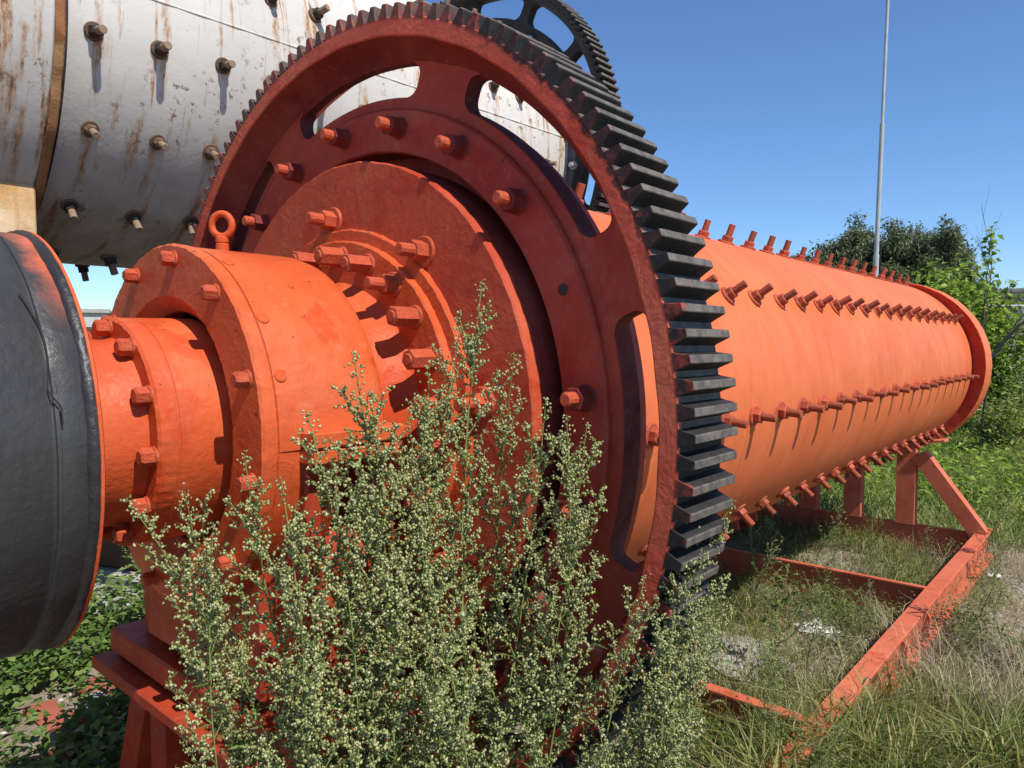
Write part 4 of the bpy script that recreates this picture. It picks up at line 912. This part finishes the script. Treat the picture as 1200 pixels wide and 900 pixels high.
amaranth('amaranth_plant', (0.40, 1.40, -.02), (0.36, 1.36, .80), 1, 'tall thin dark-red-stemmed weed beside the lower gear teeth', 'amaranth weeds')
amaranth('amaranth_plant', (0.42, 2.10, -.02), (0.47, 2.2, .52), 2, 'bushy reddish weed in the middle of the frame', 'amaranth weeds', 8)
amaranth('amaranth_plant', (0.74, -0.70, -.02), (0.66, -0.66, .98), 3, 'dark purple stem with curved green spikes at the foot of the mugwort clump', 'amaranth weeds', 7)
amaranth('amaranth_plant', (1.32, 2.75, -.02), (1.40, 2.9, .95), 4, 'slender upright weed at the right edge over the track', 'amaranth weeds', 8, False)
amaranth('amaranth_plant', (-1.55, 0.05, -.02), (-1.50, 0.05, .98), 5, 'upright bushy green weed between the black drum and bearing stand', 'amaranth weeds', 9, False, 1.3)
# foxtail grasses
def foxtail_mesh(seed):
    q = np.random.default_rng(seed); h = .42; t = np.linspace(0, 1, 9)[:, None]
    bend = np.array([.10, .03, 0]); pts = np.array([0, 0, h]) * t + bend * t ** 3
    P = np.zeros((7, 3)); bl = blades(P, q.uniform(.15, .32, 7), q.uniform(.004, .008, 7), q.uniform(.4, 1.1, 7), q)
    n = 420; u = q.random(n); head = pts[-1] + (np.array([.045, .015, .055]) * u[:, None] + np.array([.02, 0, -.035]) * (u ** 2)[:, None])
    az = q.uniform(0, 6.3, n); D = np.stack([np.cos(az), np.sin(az), q.uniform(.3, 1, n)], 1)
    hv = leaves(head, D, q.uniform(.008, .015, n) * np.sin(np.clip(u, .08, .92) * np.pi) ** .4, q.uniform(.0012, .002, n), q, 0)
    return fast('stalk', *tubes([(pts, .0012, .0008)], 4), M['grass']), fast('blades', *bl, M['grass']), fast('seed_head', *hv, M['foxtail'])
FOX = [foxtail_mesh(k) for k in range(4)]
for i, (x, y, s) in enumerate([(0.90, 1.42, .8), (0.96, 1.58, .75), (1.02, 1.50, .9), (0.80, 1.28, .9), (1.10, 1.72, .7), (0.70, 1.18, .85), (0.99, 1.28, .95), (1.15, 1.42, .7), (0.52, 1.15, .8), (0.60, 2.15, .8), (0.88, 1.12, 1.0), (1.22, 2.0, .6), (1.06, 2.05, .75), (0.42, 1.05, .8), (0.66, 1.62, .7), (0.95, 1.86, .65), (1.30, 1.66, .6)]):
    o = thing('foxtail_grass', 'green foxtail grass with a nodding bristly head near the front of the frame', 'grass', (x, y, -.02), 'foxtail grasses')
    o.rotation_euler = (0, 0, random.random() * 6.28); o.scale = (s, s, s)
    for me, nm in zip(FOX[i % 4], ('stalk', 'blades', 'seed_head')):
        p = place(me, nm, o)
        if nm == 'seed_head': p['kind'] = 'stuff'

# ------------------------------------------------------------------ debris on the ground
def slab(name, loc, size, rot, mat, label, cat, seed, group=None):
    q = random.Random(seed); b = MB(); x, y, z = size; b.box(-x / 2, x / 2, -y / 2, y / 2, 0, z, min(size) * .12)
    b.v = [(vx + q.gauss(0, min(size) * .05), vy + q.gauss(0, min(size) * .05), vz + q.gauss(0, min(size) * .03)) for vx, vy, vz in b.v]
    o = b.build(name, mat, None, loc, 20); o.rotation_euler = rot; return tag(o, label, cat, group)
slab('concrete_slab', (-3.45, 0.72, -.01), (1.0, .5, .12), (0, 0.03, .3), M['concrete'], 'pale broken concrete slab seen between drum and stand', 'slab', 1)
slab('concrete_slab', (-3.0, 0.28, -.01), (.7, .4, .10), (0, .02, .5), M['concrete'], 'smaller pale concrete slab just left of the bearing stand', 'slab', 2)
slab('timber_beam', (-3.1, 0.75, .12), (2.4, .16, .20), (0, 0, .45), M['wood'], 'dark weathered timber beam lying behind the bearing stand', 'timber', 3)
for i, (x, y, rz) in enumerate([(-1.58, -.16, .3), (-1.36, -.05, 1.2), (-1.75, -.28, .1), (-1.42, -.30, 2.2), (-1.2, .1, .7), (-1.85, -.02, .5), (-1.6, .12, 1.9), (-1.1, -.12, .2)]):
    slab('brick', (x, y, -.038), (.23, .11, .055), (random.gauss(0, .06), random.gauss(0, .06), rz), M['brick'], 'old red brick half buried in the weeds below the black drum', 'brick', 20 + i, 'scattered red bricks')
slab('pale_stone', (-1.66, -.12, 0), (.10, .08, .06), (0, .1, .4), M['concrete'], 'single pale stone among the red bricks at lower left', 'stone', 40)
def rag(name, loc, size, mat, label, cat, seed, h=.05):
    q = np.random.default_rng(seed); n = 14; u, v = np.meshgrid(np.linspace(-.5, .5, n), np.linspace(-.5, .5, n), indexing='ij')
    z = h * (np.abs(np.sin(u * 9 + q.random() * 6) * np.cos(v * 7 + q.random() * 6)) + .5 * np.abs(np.sin(u * 17 + v * 13))) * np.clip(1.15 - 2.2 * np.hypot(u, v), 0.02, 1)
    rad = 1 + .25 * np.sin(np.arctan2(v, u) * 5 + q.random() * 6); V = np.stack([u * size[0] * rad, v * size[1] * rad, z], -1)
    b = MB(); top = V.reshape(-1, 3).tolist(); bot = (V - [0, 0, .004]).reshape(-1, 3).tolist(); k = n * n
    fs = [[i * n + j, (i + 1) * n + j, (i + 1) * n + j + 1, i * n + j + 1] for i in range(n - 1) for j in range(n - 1)]
    b.add(top + bot, fs + [[k + x for x in f[::-1]] for f in fs])
    o = b.build(name, mat, None, loc, 60); return tag(o, label, cat)
rag('sacking', (0.12, 2.25, 0.0), (.62, .42), M['sack'], 'dusty grey sheet of sacking lying behind the lower gear teeth', 'cloth', 1, .06)
rag('plastic_bag', (0.40, 2.85, 0.0), (.20, .13), M['bag'], 'crumpled white plastic bag in the weeds inside the frame', 'bag', 2, .07)
rag('plastic_bag', (1.22, 2.15, 0.0), (.26, .12), M['bag'], 'torn white plastic scrap on the track at lower right', 'bag', 3, .03)
rag('plastic_bag', (1.00, 4.62, 0.0), (.08, .05), M['bag'], 'tiny white scrap beside the far corner of the frame', 'bag', 4, .03)
b = MB(); pts = [(1.08 + .30 * t, 2.12 + .12 * math.sin(t * 3), .02 + .05 * math.sin(t * 3.14)) for t in np.linspace(0, 1, 10)]
b.tube(pts, .006, 6); tag(b.build('cable_offcut', M['wire'], None, (0, 0, 0), 60), 'short dark bent cable lying beside the white plastic scrap', 'cable')

# ------------------------------------------------------------------ background
b = MB(); b.ngon(0.095, 12, 0, 4.6); b.ngon(0.075, 12, 4.6, 9.0); b.ngon(0.055, 12, 9.0, 16.5, ch=.01)
pole = thing('metal_pole', 'tall thin grey metal pole rising behind the orange mill', 'pole', (-5.43, 25.8, 0))
place(b.mesh('shaft', M['galv'], 40), 'shaft', pole)
b = MB(); b.ngon(0.125, 12, 3.55, 3.72, ch=.02); place(b.mesh('collar', M['galv'], 40), 'collar', pole)
b = MB(); b.tube([(0.10, 0.03, 0.2), (0.13, 0.03, 5), (0.12, 0.02, 5.1)], .018, 6); place(b.mesh('cable', M['wire'], 60), 'cable', pole)
pole.rotation_euler = (0, R(0.9), 0)
# dark tree
def tree(name, base, height, rad, nleaf, lsize, lmat, label, group, seed, trunk_h=.3, flat=.55, tr=.16, lw=.5, droop=.3):
    q = np.random.default_rng(seed); o = thing(name, label, 'tree', base, group)
    lines = [(np.array([[0, 0, 0], [.1, .05, height * trunk_h * .5], [.05, .1, height * trunk_h], [0, .1, height * .7]]), tr, tr * .35)]
    LP, LD = [], []; nb = 26
    for k in range(nb):
        az = k * 2.4 + q.random() * .5; u = (k + .5) / nb; z0 = height * (trunk_h * .8 + .35 * u); el = q.uniform(.15, 1.0) * (0.5 + .7 * u)
        d = np.array([math.cos(az) * math.cos(el), math.sin(az) * math.cos(el), math.sin(el)]); ln = rad * q.uniform(.65, 1.08) * (1.05 - .25 * u)
        end = np.array([0, 0, z0]) + d * ln * [1, 1, flat * 1.3]; mid = np.array([0, 0, z0]) + d * ln * .5 * [1, 1, flat] + q.normal(0, .1, 3)
        lines.append((np.array([[0, .05, z0], mid, end]), tr * .3, tr * .05))
        for m in range(7):
            c = mid + (end - mid) * q.uniform(-.5, 1.05) + q.normal(0, rad * .10, 3); tw = q.normal(0, 1, 3) + d * .7; tw[2] -= droop; tw /= np.linalg.norm(tw)
            lines.append((np.array([c - tw * .1 * rad, c + tw * .12 * rad]), tr * .05, tr * .02))
            nn = nleaf // (nb * 7); s = q.uniform(-1, 1, nn)[:, None]
            LP.append(c + tw * s * rad * .20 + np.clip(q.normal(0, rad * .05, (nn, 3)), -rad * .11, rad * .11)); LD.append(tw * .7 + q.normal(0, .7, (nn, 3)))
    LP, LD = np.vstack(LP), np.vstack(LD); n = len(LP)
    place(fast('trunk', *tubes(lines, 6), M['bark']), 'trunk', o)
    stuff(place(fast('crown', *leaves(LP, LD, q.uniform(.7, 1.3, n) * lsize, q.uniform(.7, 1.2, n) * lsize * lw, q), lmat), 'crown', o)); return o
tree('dark_tree', (-6.9, 34.3, 0), 9.6, 3.5, 62000, .21, M['darktree'], 'dark dense tree behind the tall pole', None, 3, .2, 1.0, .16, .38)
tree('dark_tree', (-8.8, 32.4, 0), 7.9, 2.7, 30000, .21, M['darktree'], 'small thin dark tree left of the pole', None, 8, .2, 1.0, .12, .38)
tree('dark_tree', (-5.2, 35.4, 0), 7.7, 2.9, 32000, .21, M['darktree'], 'lower dark tree right of the pole above the bright shrub', None, 12, .2, 1.0, .12, .38)
# bright shrub with big leaves
def shrub(name, base, height, rad, nleaf, lsize, lmat, label, group, seed, lw=.8):
    q = np.random.default_rng(seed); o = thing(name, label, 'shrub', base, group); lines, LP, LD = [], [], []
    for k in range(16):
        az = k * 2.4; d = np.array([math.cos(az), math.sin(az), 0]); out = rad * math.sqrt((k + .6) / 16.0); top = np.array([0, 0, height * q.uniform(.6, 1.0) * (1 - .25 * (out / rad) ** 2)]) + d * out
        mid = d * out * .45 + [0, 0, top[2] * .55]; lines.append((np.array([d * .06, mid, top]), .014, .004)); nn = nleaf // 16
        u = q.random(nn)[:, None] ** .7; c = np.where(u < .5, d * .06 + (mid - d * .06) * u * 2, mid + (top - mid) * (u - .5) * 2)
        LP.append(c + q.normal(0, rad * .17, (nn, 3))); LD.append(np.stack([q.normal(0, 1, nn), q.normal(0, 1, nn), q.normal(.1, .5, nn)], 1))
    LP, LD = np.vstack(LP), np.vstack(LD); LP[:, 2] = np.abs(LP[:, 2]); n = len(LP)
    place(fast('branches', *tubes(lines, 5), M['bark']), 'branches', o)
    stuff(place(fast('foliage', *leaves(LP, LD, q.uniform(.6, 1.3, n) * lsize, q.uniform(.6, 1.1, n) * lsize * lw, q, .35, .12), lmat), 'foliage', o)); return o
shrub('leafy_shrub', (-1.05, 13.7, 0), 3.25, 1.0, 9000, .12, M['shrub'], 'bright green large-leaved shrub right behind the far end of the mill', 'shrubs', 1)
shrub('leafy_shrub', (-0.35, 13.2, 0), 2.75, .8, 5000, .12, M['shrub'], 'bright shrub with a tall leafy shoot at the right edge', 'shrubs', 2)
shrub('leafy_shrub', (-2.5, 15.5, 0), 2.6, 1.0, 3600, .11, M['weed'], 'duller green shrub left of the bright shrub', 'shrubs', 3)
for i, (x, y, h, rr_) in enumerate([(0.55, 12.4, 1.75, .7), (1.5, 13.0, 1.7, .8), (-0.6, 11.6, 1.45, .6), (2.6, 13.4, 1.8, .9), (-1.6, 12.2, 1.5, .7), (0.2, 10.4, 1.1, .5)]):
    shrub('meadow_bush', (x, y, 0), h, rr_, 2600, .075, M['field'] if i % 2 else M['weed'], 'low tangled green bush at the back of the meadow', 'meadow bushes', 30 + i, .5)
# tall leafy shoot
o = thing('leafy_sapling', 'slender sapling shoot with bright leaves rising above the shrub', 'sapling', (-0.16, 11.9, 0)); q = np.random.default_rng(4)
pts = np.array([[-.12, 0, 0], [-.05, 0, 1.2], [0.0, 0, 2.4], [.06, 0, 3.35]]); u = q.uniform(.45, 1, 170)
LPp = np.stack([np.interp(u, [0, .36, .72, 1], pts[:, 0]), np.zeros(170), np.interp(u, [0, .36, .72, 1], pts[:, 2])], 1) + q.normal(0, .07, (170, 3)) * (1.25 - u)[:, None] * 2
place(fast('stem', *tubes([(pts, .014, .004)], 5), M['bark']), 'stem', o); place(fast('foliage', *leaves(LPp, np.append(q.normal(0, 1, (170, 2)), q.normal(0, .4, (170, 1)), 1), q.uniform(.08, .13, 170), q.uniform(.06, .10, 170), q, .4, .1), M['shrub']), 'foliage', o)['kind'] = 'stuff'
# bare twigs
o = thing('bare_sapling', 'bare leafless twiggy sapling at the right edge of the view', 'sapling', (-0.80, 11.3, 0)); q = np.random.default_rng(9); lines = []
def twig(p, d, ln, rad_, lv):
    pts = [p]; d = d / np.linalg.norm(d)
    for _ in range(6): d = d + q.normal(0, .06, 3); d /= np.linalg.norm(d); pts.append(pts[-1] + d * ln / 6)
    lines.append((np.array(pts), rad_, rad_ * .45))
    if lv < 3:
        for k in range(3):
            i = 2 + k + int(q.integers(0, 2)); nd = d + q.normal(0, .45, 3); nd[2] = abs(nd[2]) + .2; twig(pts[min(i, 6)], nd, ln * q.uniform(.45, .7), rad_ * .5, lv + 1)
twig(np.array([0, 0, 0.]), np.array([.33, .2, 1.]), 2.5, .020, 0); twig(np.array([.1, 0, 0.]), np.array([.42, .3, 1.]), 2.9, .015, 1)
place(fast('branches', *tubes(lines, 4), M['bark']), 'branches', o)
# fence rail, prop, buildings
b = MB(); fr = thing('pipe_fence', 'thin grey pipe rail crossing behind the shrubs at right', 'fence', (-0.5, 15.4, 0))
b.tube([(-1.6, -1.35, 2.30), (4.5, 3.9, 2.32)], .022, 8); place(b.mesh('rail', M['galv'], 60), 'rail', fr)
for x in (-1.5, 1.4, 4.4):
    b = MB(); b.ngon(.03, 8, 0, 2.36, mat=Matrix.Translation((x, -1.35 + (x + 1.6) * .861, 0))); place(b.mesh('post', M['galv'], 60), 'post', fr)
b = MB(); b.tube([(0.28, 9.46, 1.40), (0.48, 9.65, 1.75), (0.78, 9.95, 2.12), (1.4, 10.5, 2.75)], .014, 6); b.tube([(0.28, 9.46, 1.42), (0.22, 9.4, 0.7), (0.2, 9.38, 0)], .012, 6)
tag(b.build('black_cable', M['wire'], None, (0, 0, 0), 60), 'black slanting cable stay over the meadow at the right edge', 'cable')
def house(name, base, sx, sy, h, rz, label, n=3, flat=True):
    o = thing(name, label, 'building', base); o.rotation_euler = (0, 0, rz)
    b = MB(); b.box(-sx / 2, sx / 2, -sy / 2, sy / 2, 0, h); b.build('wall', M['bldg'], o, (0, 0, 0), 20)
    b = MB(); b.box(-sx / 2 - .25, sx / 2 + .25, -sy / 2 - .25, sy / 2 + .25, h + .002, h + .3); b.build('roof', M['concrete'], o, (0, 0, 0), 20)
    for k in range(n):
        x = -sx / 2 + sx * (k + .5) / n; b = MB(); b.box(x - .55, x + .55, -sy / 2 - .06, -sy / 2 + .02, h * .38, h * .72); wn = b.build('window', M['bldgdark'], o, (0, 0, 0), 20)
        b = MB(); b.box(x - .65, x + .65, -sy / 2 - .12, -sy / 2 - .001, h * .34, h * .375); place(b.mesh('sill', M['concrete'], 20), 'sill', wn)
    return o
house('far_building', (-4.6, 73, 0), 9, 8, 5.6, .1, 'far grey building behind the shrubs at the right edge')
house('far_building', (1.2, 66, 0), 6, 6, 4.6, -.1, 'lower far building partly hidden by the twiggy sapling')
house('far_building', (-16, 49, 0), 9, 6, 6.0, .2, 'low grey shed roof left of the dark tree')
house('far_building', (-66, 20.5, 0), 5, 12, 3.9, 1.2, 'pale distant building low on the horizon between drum and bearing')
